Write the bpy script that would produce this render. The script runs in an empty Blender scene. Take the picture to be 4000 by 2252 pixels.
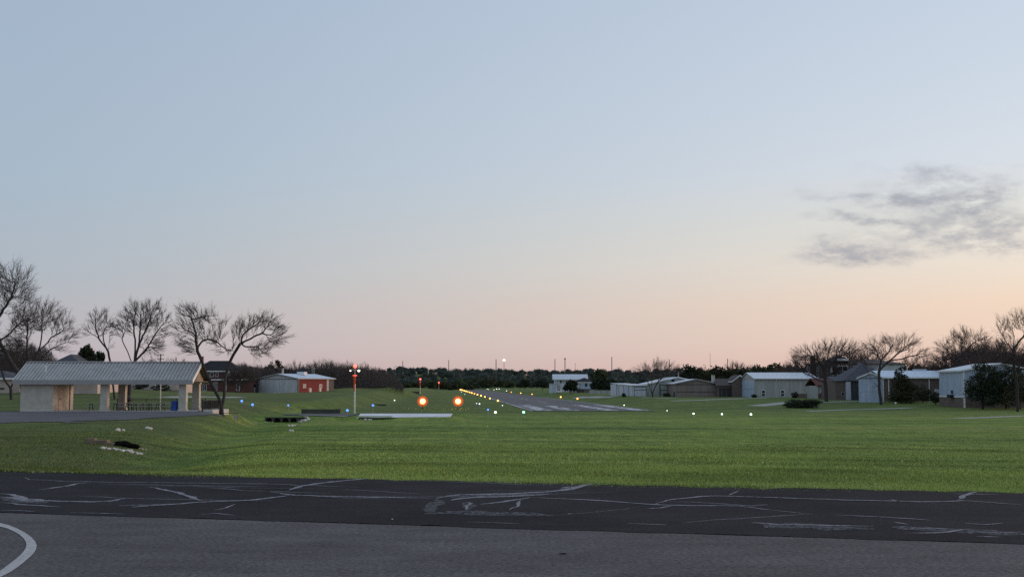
import bpy, bmesh, math, random
import numpy as np
from mathutils import Vector
rng = np.random.default_rng(11)
random.seed(11)
SC = bpy.context.scene
COL = SC.collection
# ------------------------------------------------------------------ camera model
F = 4800.0; YH = 1506.0; CH = 1.7
PITCH = math.atan((YH - 1126.0) / F)
cp, sp_ = math.cos(PITCH), math.sin(PITCH)
def ray(px, py):
    a = (px - 2000.0) / F; b = (1126.0 - py) / F
    fw = cp - b * sp_
    return a / fw, (sp_ + b * cp) / fw
def P(px, py, d):
    a, k = ray(px, py)
    return np.array([a * d, d, CH + k * d])
def ss(e0, e1, x):
    t = np.clip((np.asarray(x, float) - e0) / (e1 - e0), 0, 1)
    return t * t * (3 - 2 * t)
def vnoise(x, y, s, seed=0):
    x = np.asarray(x, float) / s; y = np.asarray(y, float) / s
    xi = np.floor(x); yi = np.floor(y); fx = x - xi; fy = y - yi
    fx = fx * fx * (3 - 2 * fx); fy = fy * fy * (3 - 2 * fy)
    def h(i, j):
        v = np.sin(i * 127.1 + j * 311.7 + seed * 74.7) * 43758.5453
        return v - np.floor(v)
    return (h(xi, yi) * (1 - fx) + h(xi + 1, yi) * fx) * (1 - fy) + (h(xi, yi + 1) * (1 - fx) + h(xi + 1, yi + 1) * fx) * fy
# ------------------------------------------------------------------ terrain
XD_Y = [0, 24, 28, 49, 83, 100, 110, 128, 146, 200, 350, 519, 1300, 3000]
XD_X = [-8, -9, -10.5, -15, -21, -24.4, -26.2, -29.5, -29.5, -31, -41, -47, -100, -200]
def edge_far(x): return 21.9 - 0.266 * x
def edge_near(x): return 14.9 - 0.266 * x
SLAB_Z = -1.5
def terr(x, y):
    x = np.asarray(x, float); y = np.asarray(y, float)
    ys = np.maximum(y, 1.0)
    r = x / ys; u = x + 0.0519 * y
    s = y - edge_far(x)
    yy = np.where(s < 40, 22 + s, y)
    yy = np.where((s >= 40) & (s < 80), (22 + s) * (1 - (s - 40) / 40) + y * (s - 40) / 40, yy)
    zc = np.interp(yy, [0, 22, 30, 40, 60, 100, 150, 200, 4000], [0, -.02, -.22, -.52, -.98, -1.6, -2.12, -2.4, -2.4])
    zr = np.interp(ys, [0, 190, 215, 235, 285, 310, 500, 4000], [0, -2.3, -1.95, -1.4, -1.03, -.9, -.75, -.75])
    wr = ss(34, 47, u) * ss(170, 215, y)
    z = zc * (1 - wr) + zr * wr
    zl = np.interp(ys, [0, 120, 330, 4000], [-.5, -.5, -.22, -.22]) + 1.5 * ss(-.2, -.32, r) * ss(120, 205, y)
    xd = np.interp(ys, XD_Y, XD_X)
    w = np.interp(ys, [0, 90, 130, 300, 900], [5, 4.5, 4, 10, 24])
    wl = 1 - ss(0, 1, (x - xd) / w)
    zl = np.where(s < 80, zl * ss(0, 4, s), zl)
    z = z * (1 - wl) + zl * wl
    near = ss(3, 14, s) * (1 - ss(112, 126, y))
    z = z - 0.42 * np.exp(-((x - xd - 2.0) / 2.0) ** 2) * near
    z = z + (vnoise(x, y, 14, 1) - .5) * .16 * ss(3, 16, s) * (1 - ss(26, 32, np.abs(u - 24)) * 0) * np.where((u > 11) & (u < 36) & (y > 195), 0.1, 1)
    z = z + (vnoise(x, y, 45, 2) - .5) * .3 * ss(150, 260, y) * ss(8, 25, np.maximum(8 - u, u - 38))
    yl = 94 - .12 * x
    z = z - .14 * np.exp(-((y - yl) / 1.6) ** 2) * ss(-14, -8, x)
    # pavilion pad and its asphalt court
    pad = ss(-24, -27, x) * ss(58, 68, y) * (1 - ss(119, 126, y))
    z = z * (1 - pad) + (-.57) * pad
    # taxiway embankment
    inc = np.exp(-(((x + 23.35) / 2.35) ** 8)); ins = ss(-18.4, -17.4, x) * (1 - ss(-13.5, -11.5, x))
    hard = np.maximum(inc, ins); f0 = 119 + hard * np.where(ins > inc, 9.6, 8.0); f1 = f0 + np.where(hard > .5, 1.0, 6.0)
    tq = np.clip((y - f0) / (f1 - f0), 0, 1); tq = tq * tq * (3 - 2 * tq)
    emb = ss(-33, -27, x) * (1 - ss(-6.5, -3.5, x)) * tq * (1 - ss(143, 175, y))
    z = z * (1 - emb) + (SLAB_Z - .06) * emb
    bowl = np.exp(-(((x + 23.4) / 2.9) ** 4)) * ss(104, 118, y) * (1 - ss(126.6, 127.6, y))
    z = z * (1 - bowl) + (-2.12) * bowl
    gap = ss(-19, -17.4, x) * (1 - ss(-13.5, -11, x)) * ss(121, 125, y) * (1 - ss(128.2, 128.8, y))
    z = z * (1 - gap) + (-1.85) * gap
    # mounds left of the runway
    z = z + 1.5 * np.exp(-((x + 40) / 9) ** 2 - ((y - 430) / 40) ** 2) + 1.2 * np.exp(-((x + 52) / 7) ** 2 - ((y - 395) / 35) ** 2)
    # wooded hill
    hill = 22 * ss(1380, 2080, y) * (0.86 + .28 * vnoise(r * 1000, y * 0, 55, 5))
    z = z + hill
    z = np.where(s < 0.0, -.05, z)
    return z
def gz(x, y): return float(terr(np.array([x]), np.array([y]))[0])
_dd = np.geomspace(9, 2600, 9000)
def gp(px, py):
    a, k = ray(px, py)
    z = CH + k * _dd
    t = terr(a * _dd, _dd)
    i = int(np.argmax(z < t)) if (z < t).any() else len(_dd) - 1
    return np.array([a * _dd[i], _dd[i], t[i]])
def gpx(px, d):
    """ground point under image column px at forward distance d"""
    x = (px - 2000.0) / F * d
    for _ in range(3):
        z = gz(x, d)
        k = (z - CH) / d
        b = (k * cp - sp_) / (cp + k * sp_)
        x = (px - 2000.0) / F * (cp - b * sp_) * d
    return np.array([x, d, gz(x, d)])
# ------------------------------------------------------------------ object helpers
def tag(o, label=None, cat=None, group=None, kind=None):
    if label: o['label'] = label
    if cat: o['category'] = cat
    if group: o['group'] = group
    if kind: o['kind'] = kind
    return o
def empty(name, loc, rz=0.0, label=None, cat=None, group=None):
    o = bpy.data.objects.new(name, None); COL.objects.link(o)
    o.location = [float(v) for v in loc]; o.rotation_euler = (0, 0, rz); o.empty_display_size = .3
    return tag(o, label, cat, group)
def kids(o): return [c for c in bpy.data.objects if c.parent is o]
def link(name, me, mats, parent=None, loc=None):
    o = bpy.data.objects.new(name, me); COL.objects.link(o)
    for m in (mats if isinstance(mats, (list, tuple)) else [mats]): me.materials.append(m)
    if parent is not None: o.parent = parent
    if loc is not None: o.location = [float(v) for v in loc]
    return o
def np_mesh(name, V, Fc, smooth=False, tint=None, midx=None):
    V = np.ascontiguousarray(V, np.float32); Fc = np.ascontiguousarray(Fc, np.int32)
    me = bpy.data.meshes.new(name)
    n, k = Fc.shape
    me.vertices.add(len(V)); me.vertices.foreach_set('co', V.ravel())
    me.loops.add(n * k); me.loops.foreach_set('vertex_index', Fc.ravel())
    me.polygons.add(n); me.polygons.foreach_set('loop_start', np.arange(0, n * k, k, dtype=np.int32))
    if smooth: me.polygons.foreach_set('use_smooth', np.ones(n, dtype=bool))
    if midx is not None: me.polygons.foreach_set('material_index', np.asarray(midx, np.int32))
    if tint is not None:
        at = me.attributes.new('tint', 'FLOAT', 'FACE'); at.data.foreach_set('value', np.asarray(tint, np.float32))
    me.update(calc_edges=True); me.validate()
    return me
class MB:
    def __init__(s): s.v = []; s.f = []; s.m = []; s.cur = 0
    def add(s, vs, fs):
        b = len(s.v); s.v += [tuple(float(c) for c in v) for v in vs]
        for f in fs: s.f.append([b + i for i in f]); s.m.append(s.cur)
        return s
    def box(s, x0, x1, y0, y1, z0, z1):
        return s.add([(x0, y0, z0), (x1, y0, z0), (x1, y1, z0), (x0, y1, z0), (x0, y0, z1), (x1, y0, z1), (x1, y1, z1), (x0, y1, z1)],
                     [(0, 3, 2, 1), (4, 5, 6, 7), (0, 1, 5, 4), (1, 2, 6, 5), (2, 3, 7, 6), (3, 0, 4, 7)])
    def prism(s, pts, off):
        n = len(pts); off = np.array(off, float)
        q = [np.array(p, float) + off for p in pts]
        return s.add(list(pts) + q, [tuple(range(n))[::-1], tuple(range(n, 2 * n))] + [(i, (i + 1) % n, n + (i + 1) % n, n + i) for i in range(n)])
    def tube(s, pts, rad, n=8, cap=True):
        pts = [np.array(p, float) for p in pts]
        if not isinstance(rad, (list, tuple)): rad = [rad] * len(pts)
        vs = []
        for i, p in enumerate(pts):
            t = pts[min(i + 1, len(pts) - 1)] - pts[max(i - 1, 0)]
            t /= (np.linalg.norm(t) + 1e-9)
            a = np.cross(t, [0, 0, 1.0]) if abs(t[2]) < .9 else np.cross(t, [0, 1.0, 0])
            a /= np.linalg.norm(a); b = np.cross(t, a)
            for k in range(n):
                w = 2 * math.pi * k / n
                vs.append(p + rad[i] * (math.cos(w) * a + math.sin(w) * b))
        fs = [(i * n + k, i * n + (k + 1) % n, (i + 1) * n + (k + 1) % n, (i + 1) * n + k) for i in range(len(pts) - 1) for k in range(n)]
        if cap: fs += [tuple(range(n))[::-1], tuple(range((len(pts) - 1) * n, len(pts) * n))]
        return s.add(vs, fs)
    def lathe(s, prof, n=14, c=(0, 0, 0)):
        vs = []
        for r, z in prof:
            for k in range(n):
                w = 2 * math.pi * k / n
                vs.append((c[0] + max(r, 1e-4) * math.cos(w), c[1] + max(r, 1e-4) * math.sin(w), c[2] + z))
        m = len(prof)
        fs = [(i * n + k, i * n + (k + 1) % n, (i + 1) * n + (k + 1) % n, (i + 1) * n + k) for i in range(m - 1) for k in range(n)]
        fs += [tuple(range(n))[::-1], tuple(range((m - 1) * n, m * n))]
        return s.add(vs, fs)
    def ball(s, c, r, n=12, sz=1.0, jit=0.0):
        prof = [(r * math.sin(math.pi * i / 8), -r * sz * math.cos(math.pi * i / 8)) for i in range(9)]
        b = len(s.v); s.lathe(prof, n, c)
        if jit:
            for i in range(b, len(s.v)):
                p = np.array(s.v[i]); d = p - np.array(c); s.v[i] = tuple(np.array(c) + d * (1 + random.uniform(-jit, jit)))
        return s
    def mesh(s, name, smooth=False):
        me = bpy.data.meshes.new(name); me.from_pydata(s.v, [], s.f)
        me.polygons.foreach_set('material_index', s.m)
        if smooth: me.polygons.foreach_set('use_smooth', [True] * len(s.f))
        me.update(); me.validate(); return me
    def build(s, name, mats, parent=None, loc=None, smooth=False):
        return link(name, s.mesh(name, smooth), mats, parent, loc)
# ------------------------------------------------------------------ materials
def lin(c):
    if max(c) > 1.0: c = [v / 255.0 for v in c]
    return tuple((v / 12.92 if v <= .04045 else ((v + .055) / 1.055) ** 2.4) for v in c)
def newmat(name):
    m = bpy.data.materials.new(name); m.use_nodes = True
    nt = m.node_tree; b = nt.nodes['Principled BSDF']
    return m, nt, b
def noise_node(nt, scale, detail=4, coord=None, rough=.6, stretch=None):
    n = nt.nodes.new('ShaderNodeTexNoise'); n.inputs['Scale'].default_value = scale; n.inputs['Detail'].default_value = detail
    n.inputs['Roughness'].default_value = rough
    if coord is None:
        tc = nt.nodes.new('ShaderNodeTexCoord'); coord = tc.outputs['Object']
    if stretch:
        mp = nt.nodes.new('ShaderNodeMapping'); mp.inputs['Scale'].default_value = stretch
        nt.links.new(coord, mp.inputs['Vector']); coord = mp.outputs['Vector']
    nt.links.new(coord, n.inputs['Vector'])
    return n
def ramp(nt, src, stops):
    r = nt.nodes.new('ShaderNodeValToRGB')
    e = r.color_ramp.elements
    while len(e) < len(stops): e.new(.5)
    for el, (p, c) in zip(e, stops):
        el.position = p; el.color = (*c[:3], 1)
    nt.links.new(src, r.inputs['Fac']); return r
def mixc(nt, fac, a, b, mode='MIX'):
    m = nt.nodes.new('ShaderNodeMix'); m.data_type = 'RGBA'; m.blend_type = mode
    for sock, v in ((m.inputs[0], fac), (m.inputs[6], a), (m.inputs[7], b)):
        if hasattr(v, 'is_linked') or isinstance(v, bpy.types.NodeSocket): nt.links.new(v, sock)
        elif isinstance(v, (int, float)): sock.default_value = v
        else: sock.default_value = (*v[:3], 1)
    return m.outputs[2]
def math_node(nt, op, a, b=None, c=None, clamp=False):
    n = nt.nodes.new('ShaderNodeMath'); n.operation = op; n.use_clamp = clamp
    for i, v in enumerate((a, b, c)):
        if v is None: continue
        if isinstance(v, bpy.types.NodeSocket): nt.links.new(v, n.inputs[i])
        else: n.inputs[i].default_value = v
    return n.outputs[0]
def mat(name, col, rough=.8, var=.18, scale=3.0, bump=0.0, metal=0.0, spec=.3, streak=None, fine=None):
    m, nt, b = newmat(name)
    n = noise_node(nt, scale, 6, stretch=streak)
    lo = tuple(c * (1 - var) for c in col); hi = tuple(min(1, c * (1 + var)) for c in col)
    r = ramp(nt, n.outputs['Fac'], [(.3, lo), (.7, hi)])
    c = r.outputs['Color']
    if fine:
        n2 = noise_node(nt, fine, 3)
        r2 = ramp(nt, n2.outputs['Fac'], [(.35, (.72, .72, .72)), (.65, (1.2, 1.2, 1.2))])
        c = mixc(nt, 1.0, c, r2.outputs['Color'], 'MULTIPLY')
    nt.links.new(c, b.inputs['Base Color'])
    b.inputs['Roughness'].default_value = rough; b.inputs['Metallic'].default_value = metal
    b.inputs['Specular IOR Level'].default_value = spec
    if bump:
        bp = nt.nodes.new('ShaderNodeBump'); bp.inputs['Strength'].default_value = bump; bp.inputs['Distance'].default_value = .03
        nb = noise_node(nt, scale * 9, 3); nt.links.new(nb.outputs['Fac'], bp.inputs['Height']); nt.links.new(bp.outputs['Normal'], b.inputs['Normal'])
    return m
def ribbed(name, col, pitch=.3, axis='X', rough=.45, var=.2):
    m, nt, b = newmat(name)
    n = noise_node(nt, .8, 5, stretch=(2.2, 2.2, .25))
    r = ramp(nt, n.outputs['Fac'], [(.3, tuple(c * (1 - var) for c in col)), (.7, tuple(min(1, c * (1 + var)) for c in col))])
    nt.links.new(r.outputs['Color'], b.inputs['Base Color']); b.inputs['Roughness'].default_value = rough
    b.inputs['Specular IOR Level'].default_value = .35
    w = nt.nodes.new('ShaderNodeTexWave'); w.bands_direction = axis; w.inputs['Scale'].default_value = 1 / pitch / 3.2
    tc = nt.nodes.new('ShaderNodeTexCoord'); nt.links.new(tc.outputs['Object'], w.inputs['Vector'])
    bp = nt.nodes.new('ShaderNodeBump'); bp.inputs['Strength'].default_value = .5; bp.inputs['Distance'].default_value = .03
    nt.links.new(w.outputs['Fac'], bp.inputs['Height']); nt.links.new(bp.outputs['Normal'], b.inputs['Normal'])
    return m
def brick(name, c1, c2, mortar, scale=1.0, w=.42, h=.2):
    m, nt, b = newmat(name)
    t = nt.nodes.new('ShaderNodeTexBrick')
    t.inputs['Color1'].default_value = (*c1, 1); t.inputs['Color2'].default_value = (*c2, 1); t.inputs['Mortar'].default_value = (*mortar, 1)
    t.inputs['Scale'].default_value = scale; t.inputs['Brick Width'].default_value = w; t.inputs['Row Height'].default_value = h; t.inputs['Mortar Size'].default_value = .012
    tc = nt.nodes.new('ShaderNodeTexCoord'); sx = nt.nodes.new('ShaderNodeSeparateXYZ'); cx = nt.nodes.new('ShaderNodeCombineXYZ')
    nt.links.new(tc.outputs['Object'], sx.inputs[0])
    nt.links.new(math_node(nt, 'ADD', sx.outputs[0], sx.outputs[1]), cx.inputs[0]); nt.links.new(sx.outputs[2], cx.inputs[1])
    nt.links.new(cx.outputs[0], t.inputs['Vector'])
    n = noise_node(nt, 2.2, 6); r = ramp(nt, n.outputs['Fac'], [(.3, (.75, .75, .75)), (.7, (1.2, 1.2, 1.2))])
    nt.links.new(mixc(nt, 1.0, t.outputs['Color'], r.outputs['Color'], 'MULTIPLY'), b.inputs['Base Color'])
    b.inputs['Roughness'].default_value = .9; b.inputs['Specular IOR Level'].default_value = .2
    return m
def emit(name, col, strength, base=(.3, .3, .3)):
    m, nt, b = newmat(name)
    n = noise_node(nt, 6, 2); r = ramp(nt, n.outputs['Fac'], [(.2, tuple(c * .9 for c in col)), (.8, col)])
    nt.links.new(r.outputs['Color'], b.inputs['Emission Color']); b.inputs['Emission Strength'].default_value = strength
    b.inputs['Base Color'].default_value = (*base, 1)
    return m
def tinted(name, dark, light, rough=.85, extra=None, trans=0.0):
    m, nt, b = newmat(name)
    at = nt.nodes.new('ShaderNodeAttribute'); at.attribute_name = 'tint'
    st = [(0, dark), (1, light)] if extra is None else [(0, dark), (.86, light), (.95, extra), (1, extra)]
    r = ramp(nt, at.outputs['Fac'], st)
    nt.links.new(r.outputs['Color'], b.inputs['Base Color']); b.inputs['Roughness'].default_value = rough
    b.inputs['Specular IOR Level'].default_value = .15
    return m
M = {}
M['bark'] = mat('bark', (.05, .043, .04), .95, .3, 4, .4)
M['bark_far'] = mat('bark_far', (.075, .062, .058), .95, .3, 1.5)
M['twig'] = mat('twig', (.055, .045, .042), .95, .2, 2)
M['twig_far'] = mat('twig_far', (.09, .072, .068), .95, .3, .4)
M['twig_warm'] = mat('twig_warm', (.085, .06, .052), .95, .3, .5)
M['limestone'] = mat('limestone', (.5, .46, .4), .95, .14, 2.2)
M['roof_metal'] = mat('roof_metal', (.3, .28, .252), .65, .2, .9, metal=.1, spec=.4)
M['roof_seam'] = mat('roof_seam', (.56, .55, .53), .4, .1, 1)
M['trim'] = mat('trim_paint', (.82, .79, .74), .6, .08, 2)
M['fascia'] = mat('fascia_paint', (.34, .33, .315), .6, .1, 2)
M['soffit'] = mat('soffit_wood', (.3, .24, .18), .8, .2, 2)
M['concrete'] = mat('concrete', (.5, .48, .45), .9, .15, 1.2, .1, fine=14)
M['old_concrete'] = mat('old_concrete', (.085, .08, .075), .95, .3, 1.5, .2)
M['black_metal'] = mat('black_metal', (.018, .018, .02), .5, .2, 3)
M['dark'] = mat('dark_glass_opening', (.02, .022, .026), .25, .2, 1, spec=.5)  # window glass; on doorways and garage openings it stands in for shade inside
M['white_paint'] = mat('white_paint', (.74, .74, .72), .6, .06, 2)
M['grey_metal'] = ribbed('grey_metal_siding', (.52, .52, .51))
M['grey_roof'] = ribbed('galvanised_roof', (.5, .58, .66), .4, 'Y', .4)
M['red_brick'] = brick('red_brick', (.27, .05, .045), (.22, .042, .04), (.24, .07, .06), 1, .3, .1)
M['dark_brick'] = brick('dark_red_brick', (.12, .045, .038), (.09, .034, .03), (.12, .07, .06), 1, .3, .1)
M['brown_brick'] = brick('brown_brick', (.17, .12, .1), (.12, .09, .08), (.2, .17, .15), 1, .3, .1)
M['tan_brick'] = brick('tan_brick', (.4, .3, .22), (.32, .24, .18), (.36, .3, .25), 1, .3, .1)
M['shingle'] = mat('asphalt_shingle', (.03, .029, .031), .95, .3, 1.2, .3, fine=6)
M['shingle_grey'] = mat('grey_shingle', (.075, .077, .085), .95, .25, 1.2, .3, fine=6)
M['shingle_brown'] = mat('brown_shingle', (.085, .07, .065), .95, .25, 1.2, .3, fine=6)
M['white_siding'] = ribbed('white_siding', (.5, .53, .56), .3)
M['pale_siding'] = ribbed('pale_siding', (.36, .365, .34), .3)
M['blue_siding'] = ribbed('bluish_white_siding', (.41, .48, .58), .3)
M['tan_siding'] = ribbed('tan_siding', (.24, .19, .16), .3)
M['white_roof'] = ribbed('white_metal_roof', (.56, .59, .62), .4, 'Y', .4)
M['pink_wall'] = mat('pink_stucco', (.55, .44, .38), .9, .1, 1)
M['blue_plastic'] = mat('blue_plastic', (.02, .07, .3), .4, .25, 3, spec=.4)
M['table_top'] = mat('weathered_table', (.42, .43, .4), .7, .15, 3)
M['void'] = mat('void_shade', (.008, .007, .006), 1.0, .3, 4, spec=0)  # near-black colour standing in for the shade in holes and under the slab
M['rock'] = mat('limestone_rock', (.6, .56, .48), .95, .25, 5, .4)
M['bare_earth'] = mat('bare_earth', (.2, .15, .1), .95, .3, 3, .3)
M['paving'] = mat('driveway_concrete', (.34, .32, .28), .9, .2, .5, fine=4)
M['pole_white'] = mat('pole_white_paint', (.82, .78, .7), .5, .08, 2)
M['wood_pole'] = mat('wood_pole', (.1, .085, .08), .9, .2, 1)
M['sock'] = mat('windsock_fabric', (.75, .1, .03), .8, .2, 2)
M['leaf_dark'] = tinted('dark_evergreen_leaf', (.012, .018, .011), (.05, .065, .035))
M['leaf_green'] = tinted('mid_green_leaf', (.02, .032, .015), (.085, .105, .045))
M['leaf_cedar'] = tinted('cedar_leaf', (.015, .02, .012), (.085, .085, .04))
M['leaf_far'] = tinted('far_wood_leaf', (.022, .032, .027), (.085, .105, .08), extra=(.13, .115, .105))  # far wood lightened to carry a slight distance haze in its colour
M['thicket'] = tinted('bare_brush', (.03, .026, .026), (.12, .1, .092))
M['grass_blade'] = tinted('grass_blade', (.058, .078, .023), (.345, .42, .105), .8, extra=(.55, .55, .32))
# ground
def ground_mat():
    m, nt, b = newmat('grass_ground')
    tc = nt.nodes.new('ShaderNodeTexCoord'); o = tc.outputs['Object']
    n1 = noise_node(nt, .05, 5, o, stretch=(.45, 1.2, 1)); n2 = noise_node(nt, .6, 6, o, .7, stretch=(.5, 1.3, 1)); n3 = noise_node(nt, 14, 5, o, .8); n5 = noise_node(nt, .16, 5, o, .65, stretch=(.22, 1.7, 1))
    base = ramp(nt, n1.outputs['Fac'], [(.34, (.102, .17, .036)), (.5, (.152, .225, .047)), (.66, (.2, .245, .065))])
    mid = ramp(nt, n2.outputs['Fac'], [(.28, (.5, .54, .5)), (.5, (1, 1, 1)), (.72, (1.4, 1.25, 1.05))])
    fine = ramp(nt, n3.outputs['Fac'], [(.3, (.28, .3, .28)), (.5, (.95, .95, .95)), (.7, (1.85, 1.75, 1.6))])
    c = mixc(nt, 1.0, base.outputs['Color'], mid.outputs['Color'], 'MULTIPLY')
    c = mixc(nt, 1.0, c, ramp(nt, n5.outputs['Fac'], [(.3, (.62, .66, .62)), (.5, (1, 1, 1)), (.7, (1.3, 1.22, 1.05))]).outputs['Color'], 'MULTIPLY')
    c = mixc(nt, 1.0, c, fine.outputs['Color'], 'MULTIPLY')
    n6 = noise_node(nt, 3.2, 5, o, .8, stretch=(1, .22, 1)); n7 = noise_node(nt, .9, 5, o, .8, stretch=(1, .16, 1))
    for n_ in (n6, n7): c = mixc(nt, 1.0, c, ramp(nt, n_.outputs['Fac'], [(.3, (.62, .64, .6)), (.5, (1, 1, 1)), (.7, (1.36, 1.3, 1.2))]).outputs['Color'], 'MULTIPLY')
    # wear attribute: 0 lush field, 1 rank brownish turf
    at = nt.nodes.new('ShaderNodeAttribute'); at.attribute_name = 'wear'
    dull = mixc(nt, 1.0, ramp(nt, n2.outputs['Fac'], [(.3, (.062, .09, .027)), (.55, (.1, .117, .04)), (.75, (.14, .138, .06))]).outputs['Color'], fine.outputs['Color'], 'MULTIPLY')
    c = mixc(nt, at.outputs['Fac'], c, dull)
    nt.links.new(c, b.inputs['Base Color']); b.inputs['Roughness'].default_value = .95; b.inputs['Specular IOR Level'].default_value = .1
    bp = nt.nodes.new('ShaderNodeBump'); bp.inputs['Strength'].default_value = .8; bp.inputs['Distance'].default_value = .06
    nt.links.new(n3.outputs['Fac'], bp.inputs['Height']); nt.links.new(bp.outputs['Normal'], b.inputs['Normal'])
    return m
def asphalt(name, col, blue=1.0, patch=.25, fine_amp=.5, fine_scale=30):
    m, nt, b = newmat(name)
    tc = nt.nodes.new('ShaderNodeTexCoord'); o = tc.outputs['Object']
    n1 = noise_node(nt, .35, 6, o, .6); n2 = noise_node(nt, fine_scale, 5, o, .85); n4 = noise_node(nt, 2.2, 5, o, .7, stretch=(.4, 1, 1))
    r1 = ramp(nt, n1.outputs['Fac'], [(.3, tuple(c * (1 - patch) for c in col)), (.7, tuple(c * (1 + patch) for c in col))])
    r2 = ramp(nt, n2.outputs['Fac'], [(.3, (1 - fine_amp,) * 3), (.5, (1, 1, 1)), (.7, (1 + fine_amp * 1.3,) * 3)])
    r4 = ramp(nt, n4.outputs['Fac'], [(.3, (.82,) * 3), (.7, (1.16,) * 3)])
    c = mixc(nt, 1.0, mixc(nt, 1.0, r1.outputs['Color'], r2.outputs['Color'], 'MULTIPLY'), r4.outputs['Color'], 'MULTIPLY')
    nt.links.new(c, b.inputs['Base Color']); b.inputs['Roughness'].default_value = .95; b.inputs['Specular IOR Level'].default_value = .05
    bp = nt.nodes.new('ShaderNodeBump'); bp.inputs['Strength'].default_value = .5; bp.inputs['Distance'].default_value = .01
    nt.links.new(n2.outputs['Fac'], bp.inputs['Height']); nt.links.new(bp.outputs['Normal'], b.inputs['Normal'])
    return m
def worn_paint(name, col, scale, cover, stretch=None):
    """paint or filler that has worn away in patches, showing the surface under it"""
    m, nt, b = newmat(name)
    tc = nt.nodes.new('ShaderNodeTexCoord')
    n = noise_node(nt, scale, 6, tc.outputs['Object'], .75, stretch=stretch)
    r = ramp(nt, n.outputs['Fac'], [(cover - .08, (0, 0, 0)), (cover + .08, (1, 1, 1))])
    n2 = noise_node(nt, scale * 2, 4, tc.outputs['Object']); r2 = ramp(nt, n2.outputs['Fac'], [(.3, tuple(c * .7 for c in col)), (.7, tuple(min(1, c * 1.2) for c in col))])
    nt.links.new(r2.outputs['Color'], b.inputs['Base Color']); b.inputs['Roughness'].default_value = .9; b.inputs['Specular IOR Level'].default_value = .15
    nt.links.new(r.outputs['Color'], b.inputs['Alpha'])
    return m
M['apron'] = asphalt('apron_asphalt', (.114, .102, .0975), patch=.2, fine_amp=.7, fine_scale=19)
M['taxi'] = asphalt('dark_sealed_asphalt', (.03, .0272, .0285), patch=.3, fine_amp=.6, fine_scale=22)
M['court'] = asphalt('court_asphalt', (.12, .116, .12), patch=.25, fine_amp=.5, fine_scale=9)

M['crack'] = worn_paint('crack_filler', (.24, .228, .24), 9, .41)
M['crack_wide'] = worn_paint('scraped_filler', (.115, .11, .117), 11, .49)
M['line_paint'] = worn_paint('worn_white_paint', (.44, .42, .4), 9, .3)
M['runway'] = worn_paint('runway_asphalt', (.15, .135, .13), .6, .34, (1, .08, 1))
M['runway_paint'] = worn_paint('faded_runway_paint', (.5, .49, .49), .7, .45, (1, .14, 1))
# ------------------------------------------------------------------ ground sheet
ys = np.concatenate([[-400, -120, -40, -10, 4], np.geomspace(9, 3200, 640)])
rs = np.concatenate([np.linspace(-1.6, -.5, 12)[:-1], np.linspace(-.5, .5, 330), np.linspace(.5, 1.6, 12)[1:]])
Y, R = np.meshgrid(ys, rs, indexing='ij')
X = R * (np.abs(Y) + 25)
X = np.where(np.abs(Y) > 9, R * np.maximum(np.abs(Y), 30), X)
Z = terr(X, Y)
nr, nc = X.shape
idx = np.arange(nr * nc).reshape(nr, nc)
Fq = np.stack([idx[:-1, :-1], idx[:-1, 1:], idx[1:, 1:], idx[1:, :-1]], -1).reshape(-1, 4)
me = np_mesh('ground', np.stack([X, Y, Z], -1).reshape(-1, 3), Fq, smooth=True)
wear = (1 - ss(-1, 4, X - np.interp(Y, XD_Y, XD_X))) * ss(0, 3, Y - edge_far(X)) * .85
wear = np.maximum(wear, ss(135, 210, Y) * .62)
wear = np.maximum(wear, .75 * np.exp(-(((X + .0519 * Y) + 8) / 12) ** 2) * ss(140, 170, Y))
wear = np.maximum(wear, .9 * np.exp(-((Y - (94 - .12 * X)) / 1.5) ** 2) * ss(-14, -6, X))
wear = np.clip(wear * (.65 + .7 * vnoise(X, Y, 6, 9)), 0, 1)
at = me.attributes.new('wear', 'FLOAT', 'POINT'); at.data.foreach_set('value', wear.ravel().astype(np.float32))
ground = link('ground', me, ground_mat()); tag(ground, kind='structure')
# apron and taxiway
def sheet(name, pts, z, m, kind='structure', sub=1):
    mb = MB(); mb.add([(p[0], p[1], z) for p in pts], [tuple(range(len(pts)))])
    o = mb.build(name, m); tag(o, kind=kind); return o
sheet('apron', [(-60, -60), (60, -60), (60, edge_near(60) + .2 if False else -1), (60, edge_near(60)), (-60, edge_near(-60))], 0.0, M['apron']).data.update()
def strip_edges():
    xs = np.concatenate([np.linspace(-70, -12, 40)[:-1], np.linspace(-12, 12, 420), np.linspace(12, 60, 40)[1:]])
    near = [(x, edge_near(x) + (vnoise(x, 0, .5, 3) - .5) * .12 + rng.normal(0, .012)) for x in xs]
    far = [(x, edge_far(x) + (vnoise(x, 3, .35, 4) - .5) * .5 + rng.normal(0, .03) + (vnoise(x, 3, 2.0, 6) - .5) * .25) for x in xs]
    mb = MB()
    vs = [(a[0], a[1], .004) for a in near] + [(b[0], b[1], .004) for b in far]
    n = len(xs); mb.add(vs, [(i, i + 1, n + i + 1, n + i) for i in range(n - 1)])
    # thickness at the grass edge so that it reads as a slab
    mb.add([(b[0], b[1], .004) for b in far] + [(b[0], b[1] + .02, -.2) for b in far], [(i, i + 1, n + i + 1, n + i) for i in range(n - 1)])
    return mb
tag(strip_edges().build('taxiway', M['taxi']), kind='structure')
def flat(px, py, z=0.0):
    a, k = ray(px, py); d = (z - CH) / k
    return np.array([a * d, d])
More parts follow.
